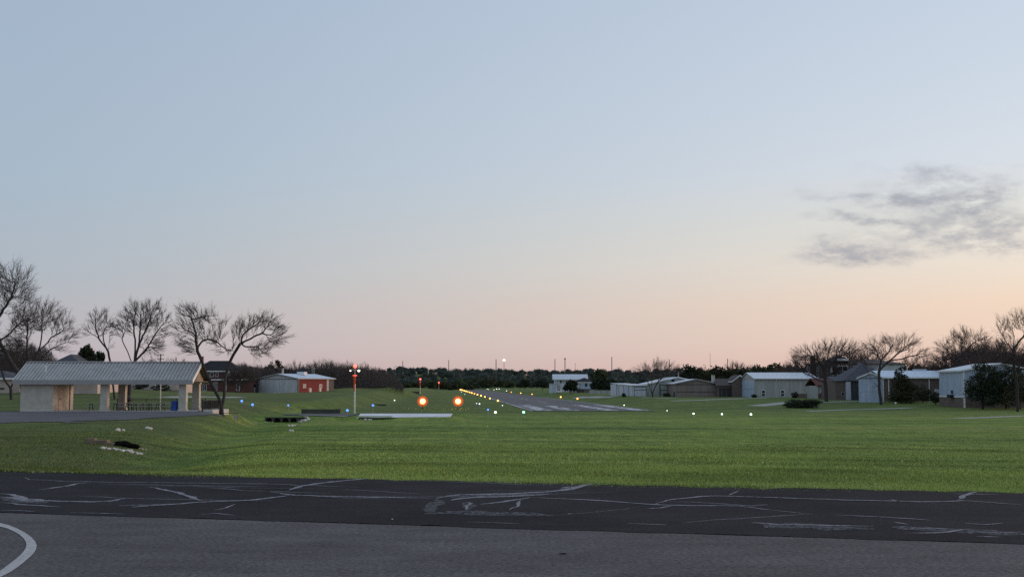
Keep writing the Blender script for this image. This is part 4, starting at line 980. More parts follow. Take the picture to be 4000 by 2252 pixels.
for a0 in (4.9, 9.4):
    b.panel('right', a0, a0 + .55, -.2, 1.35, M['dark'], 'doorway', .09)
    b.panel('right', a0 + .6, a0 + 1.15, -.1, 1.3, M['white_paint'], 'door', .12)
mb = MB(); mb.box(b.W / 2 - .3, b.W / 2 + .1, 2, 2.5, H + .9, H + 2.7); mb.box(b.W / 2 - .36, b.W / 2 + .16, 1.94, 2.56, H + 2.7, H + 2.82); mb.build('flue', M['fascia'], b.root)
mb = MB(); mb.box(b.W / 2 + .4, b.W / 2 + 3.0, 8, 9.4, H + 1.0, H + 1.95); mb.build('roof_unit', M['white_paint'], b.root)
path_strip('path', [(1015, 1533), (1090, 1534.5), (1165, 1535)], 2.2, M['paving'])
# ---- red brick house
b = Bld('brick_house', 'dark red brick two-storey house with white eave lines behind the split-trunk bare tree', 'house', (788, 342), (984, 342), 12)
H2 = b.hpx(1449); H1 = b.hpx(1482); x_ = lambda px: (px - 788) / 196 * b.W
b.body(H1, 0, 'flat', M['dark_brick'], y0=0, y1=10)
b.roof(H1, 1.0, 'hip', M['shingle'], x0=0, x1=b.W, y0=0, y1=10, o=.5, trim=M['trim'], name='roof')
b.body(H2, 0, 'flat', M['dark_brick'], x0=x_(808), x1=x_(935), y0=1.2, y1=8, zb=H1 - .5)
b.panel('front', x_(908), x_(934), H1 + .3, H2 - .05, M['red_brick'], 'brick_panel', .05, base=1.2)
b.roof(H2, 3.0, 'hip', M['shingle'], x0=x_(762), x1=x_(935), y0=1.2, y1=8, o=.5, trim=M['trim'], name='upper_roof')
b.win('front', x_(823), x_(838), H1 + .8, H2 - .3, base=1.2); b.win('front', x_(845), x_(856), H1 + .8, H2 - .3, base=1.2)
b.panel('front', x_(883), x_(904), H1 + .6, H2 - .05, M['white_paint'], 'bay', .5, base=1.2); b.win('front', x_(887), x_(895), H1 + 1.2, H2 - .3, base=.7)
for p0, p1 in ((880, 892), (843, 856), (930, 944), (800, 815)): b.win('front', x_(p0), x_(p1), .5, H1 - .6, bars=(2, 1))
mb = MB(); mb.box(x_(778), x_(787), 3, 4.2, 0, H2 + 4.2); mb.build('chimney', M['dark_brick'], b.root)
# ---- small dark shed
b = Bld('shed', 'small black shed with a pale window between the brick house and the grey hangar', 'shed', (971, 347), (1008, 347), 3)
b.body(2.2, .3, 'u', M['black_metal']); b.roof(2.2, .3, 'u', M['shingle'], o=.15); b.win('front', .2, .9, 1.0, 2.0, M['fascia']); b.panel('front', 1.9, 2.4, .1, 1.5, M['fascia'])
# ---- dark roofs behind the hangar
b = Bld('house', 'dark hip-roofed house with a pale chimney in the trees behind the grey hangar', 'house', (1120, 405), (1240, 405), 10)
b.body(4.8, 0, 'flat', M['brown_brick']); b.roof(4.8, 3.2, 'hip', M['shingle'], o=.5)
mb = MB(); mb.box(b.W * .82, b.W * .9, 1.5, 2.6, 3, 8.1); mb.build('chimney', M['fascia'], b.root)
b.win('front', 1.5, 3, 1, 2.5); b.win('front', b.W * .72, b.W * .8, 2.2, 3.6, M['trim'], M['trim'])
# ---- grey hip-roof house behind the pavilion
b = Bld('house', 'house with a big grey shingle hip roof behind the stone room of the pavilion', 'house', (150, 172), (392, 172), 12, z0=gz(-62, 172))
hb = P(2000, 1510, 172)[2] - b.z0
b.body(hb + 1.9, 0, 'flat', M['pink_wall']); b.roof(hb + 1.9, 2.75, 'hip', M['shingle_grey'], o=.5, x1=b.W * .82, trim=M['trim'])
b.roof(hb + 1.7, 1.6, 'hip', M['shingle_grey'], o=.5, x0=b.W * .55, x1=b.W, y0=-1.5, y1=6, name='roof')
b.win('front', 3, 4.6, hb + .4, hb + 1.6); b.win('front', 6, 7.2, hb + .4, hb + 1.6)
# ---- pink wall house at far left
b = Bld('house', 'pale pink house wall with a low roof at the far left edge', 'house', (-120, 178), (62, 178), 9)
b.body(b.hpx(1478), 0, 'flat', M['pink_wall']); b.roof(b.hpx(1478), 1.2, 'hip', M['shingle_grey'], o=.4, trim=M['trim'])
b.win('front', 3.5, 5.0, .6, 1.8); b.panel('front', 4.8, 5.6, .55, .75, M['black_metal'], 'sill', .1)
# ---- tan house behind the pavilion and blue-roofed one
b = Bld('house', 'tan stucco house seen under the pavilion roof behind dark shrubs', 'house', (520, 217), (712, 217), 9)
b.body(2.9, 0, 'flat', M['pink_wall']); b.roof(2.9, 1.7, 'hip', M['shingle_grey'], o=.4, trim=M['trim'])
b.win('front', 2.0, 3.4, .9, 2.0); b.panel('front', 0.02, b.W - .02, -.6, .42, M['tan_brick'], 'plinth', .05); b.panel('front', 4.2, 4.4, .1, 2.6, M['trim'], 'downspout', .1); b.panel('front', .6, .75, .1, 2.6, M['trim'], 'downspout', .1)
b = Bld('house', 'white-walled house with a blue-grey roof seen between the pavilion columns', 'house', (424, 208), (478, 208), 6)
b.body(.95, 0, 'flat', M['pink_wall']); b.roof(.95, 2.6, 'hip', M['shingle_grey'], o=.3, trim=M['trim']); b.win('front', .6, 1.3, .2, .8)
# ---- right: white-roofed two-storey house
b = Bld('house', 'white two-storey house with a bright white metal roof, furthest of the right-hand buildings', 'house', (2146, 500), (2262, 500), 9)
H = b.hpx(1480); x_ = lambda px: (px - 2146) / 116 * b.W
b.body(H, 0, 'flat', M['white_siding'], x0=x_(2166), x1=x_(2262)); b.roof(H, 1.9, 'u', M['white_roof'], x0=x_(2160), x1=x_(2292), y0=-1, y1=7, o=.3, trim=M['white_paint'])
hl = b.hpx(1498); b.body(hl, 0, 'flat', M['white_siding'], y0=-.8, y1=5, x1=x_(2240)); b.roof(hl, .2, 'flat', M['white_roof'], y0=-.8, y1=5, x1=x_(2176), o=.3)
b.win('front', x_(2186), x_(2193), hl + .3, hl + 1.5, M['fascia']); b.panel('front', x_(2174), x_(2186), .2, hl - .4, M['fascia'], 'doorway', .06, base=-.8); b.win('front', x_(2202), x_(2210), .8, 2.2, base=-.8); b.win('front', x_(2225), x_(2232), .8, 2.2, base=-.8)
b.panel('front', x_(2160), x_(2164), 0, hl, M['blue_siding'], 'column', .2, base=-.8)
# white car
def car(px, d, rz, label):
    p = gpx(px, d); r = empty('parked_car', p, rz, label, 'car')
    bd = MB()
    prof = [(-2.1, .35), (2.1, .35), (2.15, .8), (1.9, .95), (1.0, 1.0), (.5, 1.5), (-1.3, 1.52), (-1.95, 1.0), (-2.15, .85)]
    bd.prism([(x, -.86, z) for x, z in prof], (0, 1.72, 0)); o = bd.build('body', M['white_paint'], r)
    w = MB(); w.prism([(-1.28, -.875, 1.02), (.85, -.875, 1.02), (.42, -.875, 1.42), (-1.22, -.875, 1.44)], (0, 1.75, 0)); w.prism([(-1.99, -.7, 1.02), (-1.99, .7, 1.02), (-1.4, .62, 1.46), (-1.4, -.62, 1.46)], (-.03, 0, .03)); w.prism([(1.02, -.7, 1.03), (1.02, .7, 1.03), (.56, .62, 1.46), (.56, -.62, 1.46)], (.03, 0, .03)); w.build('window', M['dark'], r)
    for sx in (-1.3, 1.3):
        for sy in (-1, 1):
            t = MB(); t.tube([(sx, sy * .88, .33), (sx, sy * .68, .33)], .33, 14); wh = t.build('wheel', M['black_metal'], r)
            h = MB(); h.tube([(sx, sy * .885, .33), (sx, sy * .87, .33)], .2, 10); h.build('rim', M['fascia'], wh)
    for sy in (-1, 1):
        l = MB(); l.box(-2.17, -2.1, sy * .62 - .16, sy * .62 + .16, .72, .86); l.build('tail_light', M['sock'], r)
car(2182, 478, math.radians(86), 'white car parked in front of the white-roofed two-storey house')
# ---- garage house with pale upper floor
b = Bld('house', 'dark-roofed house with a pale blue upper wall above an open garage', 'house', (2240, 450), (2326, 450), 9)
x_ = lambda px: (px - 2240) / 86 * b.W; H = b.hpx(1493); hm = b.hpx(1515)
b.body(hm, 0, 'flat', M['brown_brick']); b.body(H, 0, 'flat', M['blue_siding'], x0=x_(2266), x1=x_(2326), zb=hm - .3, y0=-.3, y1=8); b.roof(H, 1.8, 'hip', M['shingle'], o=.5, trim=M['trim'])
b.panel('front', x_(2251), x_(2267), -.2, hm - .5, M['dark'], 'garage_opening_shade', .04); b.panel('front', x_(2270), x_(2278), -.2, hm - .5, M['dark'], 'garage_opening_shade', .04); b.panel('front', x_(2245), x_(2250), -.2, hm - .2, M['fascia'], 'column', .12)  # flat dark panels; the shade inside the garage is put into their colour
b.win('front', x_(2283), x_(2292), hm + .6, H - .3, M['black_metal'], base=-.3)
b.panel('front', x_(2306), x_(2322), -.1, 1.1, M['fascia'], 'low_wall', .6)
b = Bld('fence', 'low pale fence panel run under the large dark oaks', 'fence', (2300, 396), (2414, 384), .12)
b.body(1.25, 0, 'flat', M['pale_siding'], zb=-.5, name='panel')
mb = MB(); [mb.box(i * b.W / 5 - .06, i * b.W / 5 + .06, -.08, .2, -.5, 1.35) for i in range(6)]; mb.build('fence_posts', M['fascia'], b.root)
# ---- pale hangar pair
b = Bld('hangar', 'pale hangar with a low flat-roofed left wing, behind the V-trunk bare tree', 'hangar', (2464, 313), (2522, 313.35), 30)
H = b.hpx(1505)
b.body(H, .5, 'u', M['white_siding'], y1=30); b.roof(H, .55, 'shed', M['white_roof'], o=.3, y1=30)
b.panel('front', .75, b.W - .1, -.2, H - .4, M['white_siding'], 'hangar_door', .06, lines=[(.75, b.W - .1, 1.55, 1.68), (.72, .82, -.2, H - .4), (b.W - .2, b.W - .1, -.2, H - .4), (.75, b.W - .1, H - .42, H - .3)])
for yy in (3.5, 11, 18): b.panel('left', yy, yy + .35, -.3, H - .1, M['black_metal'], 'door_gap', .05)
b.panel('left', 5, 10.5, -.3, H - .3, M['blue_siding'], 'door', .06); b.panel('left', 21, 29.9, -.3, H + .35, M['white_siding'], 'door', .25)
b = Bld('hangar', 'pale gabled hangar half hidden behind the brown hangar, big door line across it', 'hangar', (2526, 322), (2760, 322), 22)
H = b.hpx(1499); x_ = lambda px: (px - 2526) / 234 * b.W
b.body(H, 1.75, 'v', M['pale_siding']); b.roof(H, 1.75, 'v', M['white_roof'], o=.4, trim=M['white_paint'])
b.panel('front', x_(2572), x_(2606), -.3, H - .3, M['pale_siding'], 'hangar_door', .06, lines=[(x_(2572), x_(2576), -.3, H), (x_(2576), x_(2640), H - .3, H - .15), (x_(2576), x_(2610), 1.45, 1.58), (x_(2603), x_(2606), -.3, H - .3)])
mb = MB(); mb.lathe([(.05, -.02), (.42, -.02), (.42, .1), (.05, .1)], 12); o = mb.build('vent', M['black_metal'], b.root); o.rotation_euler = (math.pi / 2, 0, 0); o.location = (x_(2625), -.02, H + .9)
mb = MB(); mb.tube([(x_(2652), 3, H + 1.2), (x_(2652), 3, H + 3.2)], .12, 8); mb.build('flue', M['fascia'], b.root)
b = Bld('hangar', 'brown gabled hangar with two dark lines across its wide door', 'hangar', (2636, 306), (2794, 306), 17)
H = b.hpx(1497)
b.body(H, 1.05, 'v', M['tan_siding']); b.roof(H, 1.05, 'v', M['white_roof'], o=.4, trim=M['fascia'])
b.panel('front', .2, b.W - .3, -.3, H - .15, M['tan_siding'], 'hangar_door', .07, lines=[(.2, b.W - .4, H - .35, H - .2), (.2, b.W - .4, 1.15, 1.28)])
b.panel('left', 1, 4.5, -.4, 1.25, M['dark'], 'doorway', .05); b.panel('front', b.W - .25, b.W - .05, -.3, H - .1, M['fascia'], 'downspout', .1); b.panel('left', 0.1, .4, -.3, H - .1, M['fascia'], 'downspout', .12)
# ---- brown brick house
b = Bld('brick_house', 'brown brick house with a pale chimney and dark carport beside the brown hangar', 'house', (2798, 303), (2898, 303), 12)
H = b.hpx(1505); x_ = lambda px: (px - 2798) / 100 * b.W
b.body(H, 0, 'flat', M['brown_brick']); b.roof(H, 1.6, 'u', M['shingle_brown'], o=.4)
b.body(b.hpx(1487), b.hpx(1466) - b.hpx(1487), 'v', M['brown_brick'], x0=x_(2852), x1=x_(2906), y0=-2, y1=8, name='gable_wing'); b.roof(b.hpx(1487), b.hpx(1466) - b.hpx(1487), 'v', M['shingle_brown'], x0=x_(2852), x1=x_(2906), y0=-2, y1=8, o=.25, trim=M['trim'], name='roof')
b.panel('front', x_(2803), x_(2850), -.3, b.hpx(1514), M['dark'], 'carport', .04, lines=[(x_(2812), x_(2814), -.3, 1.6), (x_(2830), x_(2832), -.3, 1.6)], lm=M['brown_brick'])  # flat dark panel in place of the shaded interior
mb = MB(); mb.box(x_(2787), x_(2798), 4, 5.2, 2, b.hpx(1464)); mb.box(x_(2786), x_(2799), 3.9, 5.3, b.hpx(1464), b.hpx(1463)); mb.build('chimney', M['limestone'], b.root)
# ---- long white hangar
b = Bld('hangar', 'long white metal hangar with two tall windows low in its side wall', 'hangar', (2943, 285), (3185, 285), 18)
H = b.hpx(1479); x_ = lambda px: (px - 2943) / 242 * b.W
b.body(H, 1.45, 'u', M['pale_siding']); b.roof(H, 1.45, 'u', M['white_roof'], o=.3, trim=M['fascia'])
for p0, p1 in ((2967, 2982), (3041, 3056)): b.win('front', x_(p0), x_(p1), .25, 1.75, M['white_paint'], bars=(1, 2))
b.win('front', x_(3169), x_(3183), 1.1, 1.75, M['fascia'])
b.panel('front', x_(3098), x_(3185), -.6, .95, M['brown_brick'], 'plinth', .15)
b.panel('left', 1.0, 17, -.2, H - .3, M['blue_siding'], 'hangar_door', .06, lines=[(1.0, 17, 2.0, 2.12)], lm=M['fascia']); b.panel('front', -.05, .12, -.3, H - .1, M['fascia'], 'corner_trim', .06)
# ---- house wing with red-brown roof, garage
b = Bld('house', 'low wing with a dark red-brown roof and white panels over a stone base', 'house', (3186, 270), (3252, 270), 10)
H = b.hpx(1505); x_ = lambda px: (px - 3186) / 66 * b.W
b.body(H, 0, 'flat', M['pale_siding']); b.roof(H, 1.5, 'u', M['dark_brick'], o=.4); b.panel('front', .02, b.W - .02, -.6, 1.15, M['brown_brick'], 'plinth', .1)
b.panel('front', x_(3195), x_(3222), 1.2, H - .25, M['white_siding'], 'garage_door', .05); b.panel('front', x_(3232), x_(3250), 1.2, H - .1, M['white_siding'], 'garage_door', .05); b.win('front', x_(3197), x_(3202), 1.4, 2.2, base=-.05)
b = Bld('garage', 'grey brick garage under a tall dark hip roof beside the small white hangar', 'garage', (3254, 258), (3350, 258), 12)
H = b.hpx(1488); x_ = lambda px: (px - 3254) / 96 * b.W
b.body(H, 0, 'flat', M['brown_brick']); b.roof(H, b.hpx(1416) - H, 'hip', M['shingle_grey'], o=.5, x0=x_(3292), x1=x_(3480))
b.roof(H - .05, b.hpx(1470) - H, 'shed', M['shingle_grey'], x0=0, x1=x_(3290), y0=0, y1=6, o=.3, name='roof')
b.body(H - .05, 0, 'flat', M['brown_brick'], x0=b.W - .1, x1=x_(3478), y0=1, y1=11, name='wall')
b.win('front', x_(3276), x_(3288), .8, 1.7, M['fascia']); b.panel('front', x_(3293), x_(3312), -.1, H - .1, M['white_siding'], 'column', .4); b.panel('front', x_(3312), x_(3345), -.1, H - .25, M['shingle_grey'], 'garage_door', .03)
# ---- big two-storey house behind
b = Bld('house', 'large white two-storey house with dark windows and a long dark roof behind the garage', 'house', (3190, 298), (3524, 298), 12)
x_ = lambda px: (px - 3190) / 334 * b.W; H = b.hpx(1422)
b.body(H, 0, 'flat', M['white_siding']); b.roof(H, b.hpx(1400) - H, 'hip', M['shingle_brown'], o=.6)
mb = MB(); mb.box(x_(3172), x_(3187), 2, 3.4, 0, b.hpx(1387)); mb.build('chimney', M['dark_brick'], b.root)
b.panel('front', x_(3192), x_(3234), 0, H - .05, M['brown_brick'], 'brick_wall', .06)
b.win('front', x_(3242), x_(3304), b.hpx(1470), b.hpx(1429), M['white_paint'], bars=(3, 2)); b.win('front', x_(3314), x_(3332), b.hpx(1447), b.hpx(1429), M['white_paint'])
b.roof(b.hpx(1410), b.hpx(1382) - b.hpx(1410), 'hip', M['shingle_brown'], x0=x_(3236), x1=x_(3312), y0=-.5, y1=4.5, o=.2, name='dormer_roof')
b.panel('front', x_(3262), x_(3304), b.hpx(1408), b.hpx(1401), M['white_paint'], 'dormer', .95)
mb = MB(); mb.box(x_(3236), x_(3306), -1.6, -.1, b.hpx(1474), b.hpx(1472)); [mb.box(x_(3240 + 16 * i), x_(3241 + 16 * i), -1.6, -1.5, b.hpx(1472), b.hpx(1464)) for i in range(5)]; mb.box(x_(3236), x_(3306), -1.62, -1.5, b.hpx(1464), b.hpx(1463)); mb.build('balcony', M['white_paint'], b.root)
# ---- small white hangar
b = Bld('hangar', 'small white hangar with a plain bluish door behind the Y-forked bare tree', 'hangar', (3344, 236), (3437, 234.8), 11)
H = b.hpx(1474)
b.body(H, .9, 'v', M['blue_siding']); b.roof(H, .9, 'v', M['white_roof'], o=.3, trim=M['white_paint'])
b.panel('front', .15, b.W - .15, -.1, H - .12, M['blue_siding'], 'hangar_door', .07, lines=[(.15, b.W - .15, H - .2, H - .08)]); b.panel('front', .2, b.W - .2, 2.05, 2.1, M['fascia'], 'door_joint', .085)
# ---- brown brick house with light metal roof
b = Bld('brick_house', 'long brown brick house with a light metal roof, left of the tall hangar', 'house', (3440, 248), (3690, 248), 12)
H = b.hpx(1473); x_ = lambda px: (px - 3440) / 250 * b.W
b.body(H, 0, 'flat', M['brown_brick']); b.roof(H, 1.3, 'u', M['grey_roof'], o=.4, trim=M['trim'])
for px in (3438, 3459, 3616): b.panel('front', x_(px), x_(px + 3), -.2, H - .1, M['trim'], 'downspout', .1)
b.panel('front', x_(3638), x_(3668), b.hpx(1534), b.hpx(1519), M['white_siding'], 'garage_door', .05); b.panel('front', x_(3594), x_(3650), H + 1.28, H + 1.75, M['white_roof'], 'roof_vent', -5.0 + .6 if False else .0, base=6.2)
b.win('front', x_(3500), x_(3515), .9, 2.1); mb = MB(); mb.tube([(x_(3565), 5, H + .8), (x_(3565), 5, H + 2.2)], .08, 8); mb.build('flue', M['trim'], b.root)
# ---- tall hangar at right
b = Bld('hangar', 'tall blue-white hangar on a brick base at the right edge', 'hangar', (3751, 210), (4030, 210), 12)
H = b.hpx(1446); x_ = lambda px: (px - 3751) / 279 * b.W; hb = b.hpx(1551)
b.body(H, 1.15, 'v', M['blue_siding'], zb=hb - .02); b.body(hb, 0, 'flat', M['brown_brick'], x0=-.06, x1=b.W + .06, y0=-.06, y1=12.06, name='brick_base')
b.roof(H, 1.15, 'v', M['white_roof'], o=.35, trim=M['white_paint'])
b.panel('left', -.1, 12.1, hb - .02, hb + .16, M['white_paint'], 'base_trim', .1); b.panel('front', -.1, .18, -.6, H - .1, M['white_paint'], 'downspout', .14)
b.win('left', 4.9, 6.2, b.hpx(1541), b.hpx(1521), M['blue_siding'])
mb = MB(); mb.box(-.75, -.1, 4.6, 6.2, b.hpx(1553), b.hpx(1541)); mb.build('air_conditioner', M['black_metal'], b.root)
b.panel('front', .3, 7, b.hpx(1524), b.hpx(1521), M['fascia'], 'door_joint', .04)
# ================================================================== pavilion
zf = -.56; yF, yB = 109.0, 115.2; XL, XR = -44.15, -28.25
pv = empty('pavilion', (XL, yF, zf), 0, 'open picnic pavilion with a grey ribbed metal roof, limestone columns and a stone room', 'pavilion')
def pb(mb, nm, m, parent=None): return mb.build(nm, m, parent or pv, loc=(-XL, -yF, -zf) if parent is None else None)
ez = CH + (YH - 1487) * yF / F; rz_ = CH + (YH - 1418.5) * 112.1 / F; yR = 112.1
mb = MB(); t = .08
for ya, yb in ((yF, yR), (yR, yB)):
    za = ez if ya == yF else rz_; zb = rz_ if ya == yF else ez
    mb.prism([(XL, ya, za), (XL, ya, za + t), (XL, yb, zb + t), (XL, yb, zb)], (XR - XL, 0, 0))
roof = pb(mb, 'roof', M['roof_metal'])
sm = MB(); nS = 50
for i in range(nS + 1):
    x = XL + (XR - XL) * i / nS
    for ya, yb in ((yF, yR), (yR, yB)):
        za = ez if ya == yF else rz_; zb = rz_ if ya == yF else ez
        sm.prism([(x - .025, ya, za + t + .002), (x - .025, ya, za + t + .055), (x - .025, yb, zb + t + .055), (x - .025, yb, zb + t + .002)], (.05, 0, 0))
sm.build('standing_seam', M['roof_seam'], roof)
mb = MB(); mb.prism([(XL - .03, yR - .15, rz_ + t + .02), (XL - .03, yR, rz_ + t + .1), (XL - .03, yR + .15, rz_ + t + .02)], (XR - XL + .06, 0, 0)); mb.build('ridge_cap', M['roof_metal'], roof)
mb = MB(); mb.lathe([(.05, 0), (.05, .5), (.09, .52), (.09, .6)], 8, (XL + 2.4, yF + 1.3, ez + .75)); mb.build('vent_pipe', M['trim'], roof)
mb = MB(); mb.box(XL, XR, yF - .03, yF - .005, ez - .3, ez + t); mb.box(XL, XR, yB + .005, yB + .03, ez - .3, ez + t); pb(mb, 'fascia', M['fascia'])
for xe in (XL - .02, XR - .02):
    mb = MB()
    for ya, yb in ((yF - .03, yR), (yR, yB + .03)):
        za = ez if ya < yR else rz_; zb = rz_ if ya < yR else ez
        mb.prism([(xe, ya, za - .24), (xe, ya, za + t + .02), (xe, yb, zb + t + .02), (xe, yb, zb - .24)], (.05, 0, 0))
    pb(mb, 'rake_trim', M['trim'])
mb = MB(); mb.box(XL + .1, XR - .1, yF + .1, yB - .1, ez - .06, ez - .02); pb(mb, 'ceiling', M['soffit'])
mb = MB()
for xe in (XL + .15, XR - .5):
    mb = MB(); mb.prism([(xe, yF + .3, ez), (xe, yR, rz_ - .12), (xe, yB - .3, ez)], (.1, 0, 0)); pb(mb, 'gable_panel', M['soffit'])
mb = MB(); mb.box(XL + .6, XR + .3, yF + .2, yB - .1, zf - .3, zf + .05); pb(mb, 'floor_slab', M['concrete'])
xr0, xr1 = (87 - 2000) / F * (yF + .5), (213 - 2000) / F * (yF + .5)
mb = MB(); mb.box(xr0, xr1, yF + .5, yB - .6, zf - .3, ez - .08); room = pb(mb, 'stone_room', M['limestone'])
mb = MB(); mb.box(xr1 + .005, xr1 + .05, yF + 1.9, yF + 2.9, zf + .05, zf + 2.2); d_ = mb.build('door', M['pink_wall'], room)
mb = MB(); mb.ball((xr1 + .09, yF + 2.05, zf + 1.1), .05); mb.build('handle', M['black_metal'], d_)
mb = MB(); mb.box(xr1 + .005, xr1 + .09, yF + 4.6, yF + 4.7, zf + .05, ez - .1); mb.build('conduit', M['fascia'], room)
for px, yy in ((397, yF + .5), (703, yF + .5), (467, yB - 1.1), (755, yB - 1.1)):
    x = (px - 2000) / F * yy
    mb = MB(); mb.box(x, x + .64, yy, yy + .64, zf - .2, ez - .06); mb.box(x - .06, x + .7, yy - .06, yy + .7, zf - .2, zf + .2)
    pb(mb, 'column', M['limestone'])
mb = MB(); mb.box(XR - 1.55, XR - .6, yF + .45, yF + .75, ez - .3, ez - .06); mb.box(XR - 1.55, XR - .6, yB - 1, yB - .7, ez - .3, ez - .06); pb(mb, 'beam', M['trim'])
# picnic tables under the roof
def picnic(x, y, rz, label):
    r = empty('picnic_table', (x, y, zf + .05), rz, label, 'table', 'picnic tables under the pavilion'); r.scale = (1.05, .95, .88)
    for nm, m, bx in [('tabletop', 'table_top', [(-.95, .95, -.37, .37, .7, .75)]), ('bench', 'table_top', [(-.95, .95, -.8, -.54, .42, .46)]), ('bench', 'table_top', [(-.95, .95, .54, .8, .42, .46)])]:
        mb = MB(); [mb.box(*q) for q in bx]; mb.build(nm, M[m], r)
    for sx in (-.65, .65):
        mb = MB(); mb.tube([(sx, -.3, .7), (sx, -.55, 0)], .035, 6); mb.tube([(sx, .3, .7), (sx, .55, 0)], .035, 6); mb.tube([(sx, -.72, .42), (sx, .72, .42)], .03, 6); mb.tube([(sx, -.3, .68), (sx, .3, .68)], .03, 6); mb.build('leg_frame', M['black_metal'], r)
    return r
for x, y, rz, lb in [(-37.3, 111.4, .0, 'picnic table left of the front middle column'), (-35.2, 111.6, .0, 'picnic table between the front middle column and the dark rear column'), (-33.2, 110.9, .0, 'front picnic table right of the dark rear column'), (-32.6, 112.9, .05, 'picnic table in the rear row behind the other tables, centre of the pavilion'), (-31.2, 111.0, 0, 'picnic table next to the blue barrel'), (-34.6, 113.2, 0, 'picnic table in the rear row near the dark rear column')]:
    picnic(x, y, rz, lb)
mb = MB(); mb.lathe([(.29, 0), (.31, .02), (.3, .28), (.32, .3), (.3, .32), (.3, .58), (.32, .6), (.3, .62), (.31, .86), (.29, .88), (.27, .86)], 18, (0, 0, 0))
tag(mb.build('barrel', M['blue_plastic'], loc=((688 - 2000) / F * 109.9, 109.9, zf + .05), smooth=False), 'blue plastic barrel by the right front column of the pavilion', 'barrel')
mb = MB(); mb.tube([(0, 0, 0), (0, 0, .8)], .06, 8); mb.lathe([(.34, .8), (.34, 1.0), (.2, 1.25), (.04, 1.32)], 12); mb.box(-.45, .45, -.03, .03, .98, 1.02)
tag(mb.build('barbecue_grill', M['black_metal'], loc=((508 - 2000) / F * 117, 117, gz(-36, 117))), 'black grill with a peaked hood behind the picnic tables', 'grill')
r = empty('railing', (-37.6, 117.6, gz(-37, 117.6)), 0, 'black picket railing along the back of the pavilion', 'railing')
mb = MB(); L = 8.4
for i in range(int(L / .14) + 1): mb.box(i * .14, i * .14 + .02, 0, .02, .1, .95)
mb.build('pickets', M['black_metal'], r); mb = MB(); mb.box(0, L, -.01, .03, .95, 1.0); mb.box(0, L, -.01, .03, .08, .12); mb.build('rail', M['black_metal'], r)
for i in range(4): mb = MB(); mb.box(i * 2.8 - .03, i * 2.8 + .03, -.03, .04, -.3, 1.08); mb.build('post', M['black_metal'], r)
A, B = np.array([(797 - 2000) / F * 109.6, 109.6]), np.array([(858 - 2000) / F * 115, 115.0])
r = empty('railing', (A[0], A[1], zf), math.atan2(B[1] - A[1], B[0] - A[0]), 'black ramp railing between the pavilion gable end and the split-trunk tree', 'railing')
L = float(np.linalg.norm(B - A)); mb = MB()
for i in range(int(L / .12) + 1): mb.box(i * .12, i * .12 + .03, 0, .03, .2, .92)
mb.build('pickets', M['black_metal'], r); mb = MB(); mb.box(0, L, -.02, .04, .92, .98); mb.box(0, L, -.02, .04, .17, .22); mb.build('rail', M['black_metal'], r)
for i in range(3): mb = MB(); mb.box(i * L / 2 - .04, i * L / 2 + .04, -.04, .05, -.3, 1.02); mb.build('post', M['black_metal'], r)
mb = MB(); mb.box(0, L + .3, -.9, .25, -.4, .12); mb.build('ramp', M['concrete'], r)
mb = MB(); mb.tube([(0, 0, 0), (0, 0, 3.0)], .045, 8); mb.lathe([(.09, 0), (.09, .06)], 8)
tag(mb.build('metal_pole', M['pole_white'], loc=((632 - 2000) / F * 119, 119, gz(-33.9, 119))), 'thin pale upright pole standing behind the pavilion tables', 'pole')
p = gpx(912, 108.5); r = empty('gate_frame', p, 0, 'low black pipe frame with a small grey box beside the split-trunk tree', 'gate')
mb = MB(); mb.tube([(-.62, 0, .0), (-.62, 0, .62), (.62, 0, .62), (.62, 0, -.1)], .03, 6); mb.build('frame', M['black_metal'], r)
mb = MB(); mb.box(.3, .58, -.09, .05, .12, .46); mb.box(.4, .46, -.05, 0, -.1, .12); mb.build('box', M['fascia'], r)
# ================================================================== ditch works
def rocks(px0, py0, n, sx, sy, smin, smax, label, group, zoff=0):
    c = gp(px0, py0)
    for i in range(n):
        x = c[0] + random.uniform(-sx, sx); y = c[1] + random.uniform(-sy, sy); s = random.uniform(smin, smax)
        mb = MB(); mb.ball((0, 0, s * .3), s, 8, .6, .22)
        o = mb.build('rock', M['rock'], loc=(x, y, gz(x, y) + zoff)); o.rotation_euler = (0, 0, random.uniform(0, 6)); tag(o, label, 'rock', group)
rocks(480, 1760, 46, .75, .5, .03, .085, 'pale limestone rock in the heap below the drain hole in the near ditch bank', 'rocks below the near drain')
rocks(530, 1750, 14, .5, .25, .025, .06, 'pale limestone rock in the heap below the drain hole in the near ditch bank', 'rocks below the near drain')
c = gp(440, 1738); r = empty('drain_outlet', c, 0, 'eroded drain outlet with a tan stone lip in the near ditch bank', 'drain')
mb = MB(); mb.ball((.3, .15, .0), .46, 12, .3, .25); mb.ball((.72, .0, -.06), .36, 10, .3, .25); mb.build('hole_shade', M['void'], r)  # black lumps; the darkness inside the drain is put into their colour
mb = MB(); mb.box(-.85, -.2, -.1, .3, -.1, .2); mb.box(-.25, .12, -.25, .15, -.15, .1); mb.box(-1.1, -.7, 0, .3, -.1, .26); mb.build('stone_lip', M['bare_earth'], r)
yc = 126.8; xc0, xc1 = (1040 - 2000) / F * yc, (1200 - 2000) / F * yc; zt, zb_ = -1.57, -2.2
r = empty('culvert', ((xc0 + xc1) / 2, yc, zb_), 0, 'dark concrete culvert headwall with five pipe openings under the side taxiway', 'culvert')
mb = MB(); w = xc1 - xc0; mb.box(-w / 2, w / 2, 0, .35, 0, zt - zb_); mb.box(-w / 2 - .1, w / 2 + .1, -.06, .4, zt - zb_ + .002, zt - zb_ + .07); mb.build('headwall', M['old_concrete'], r)
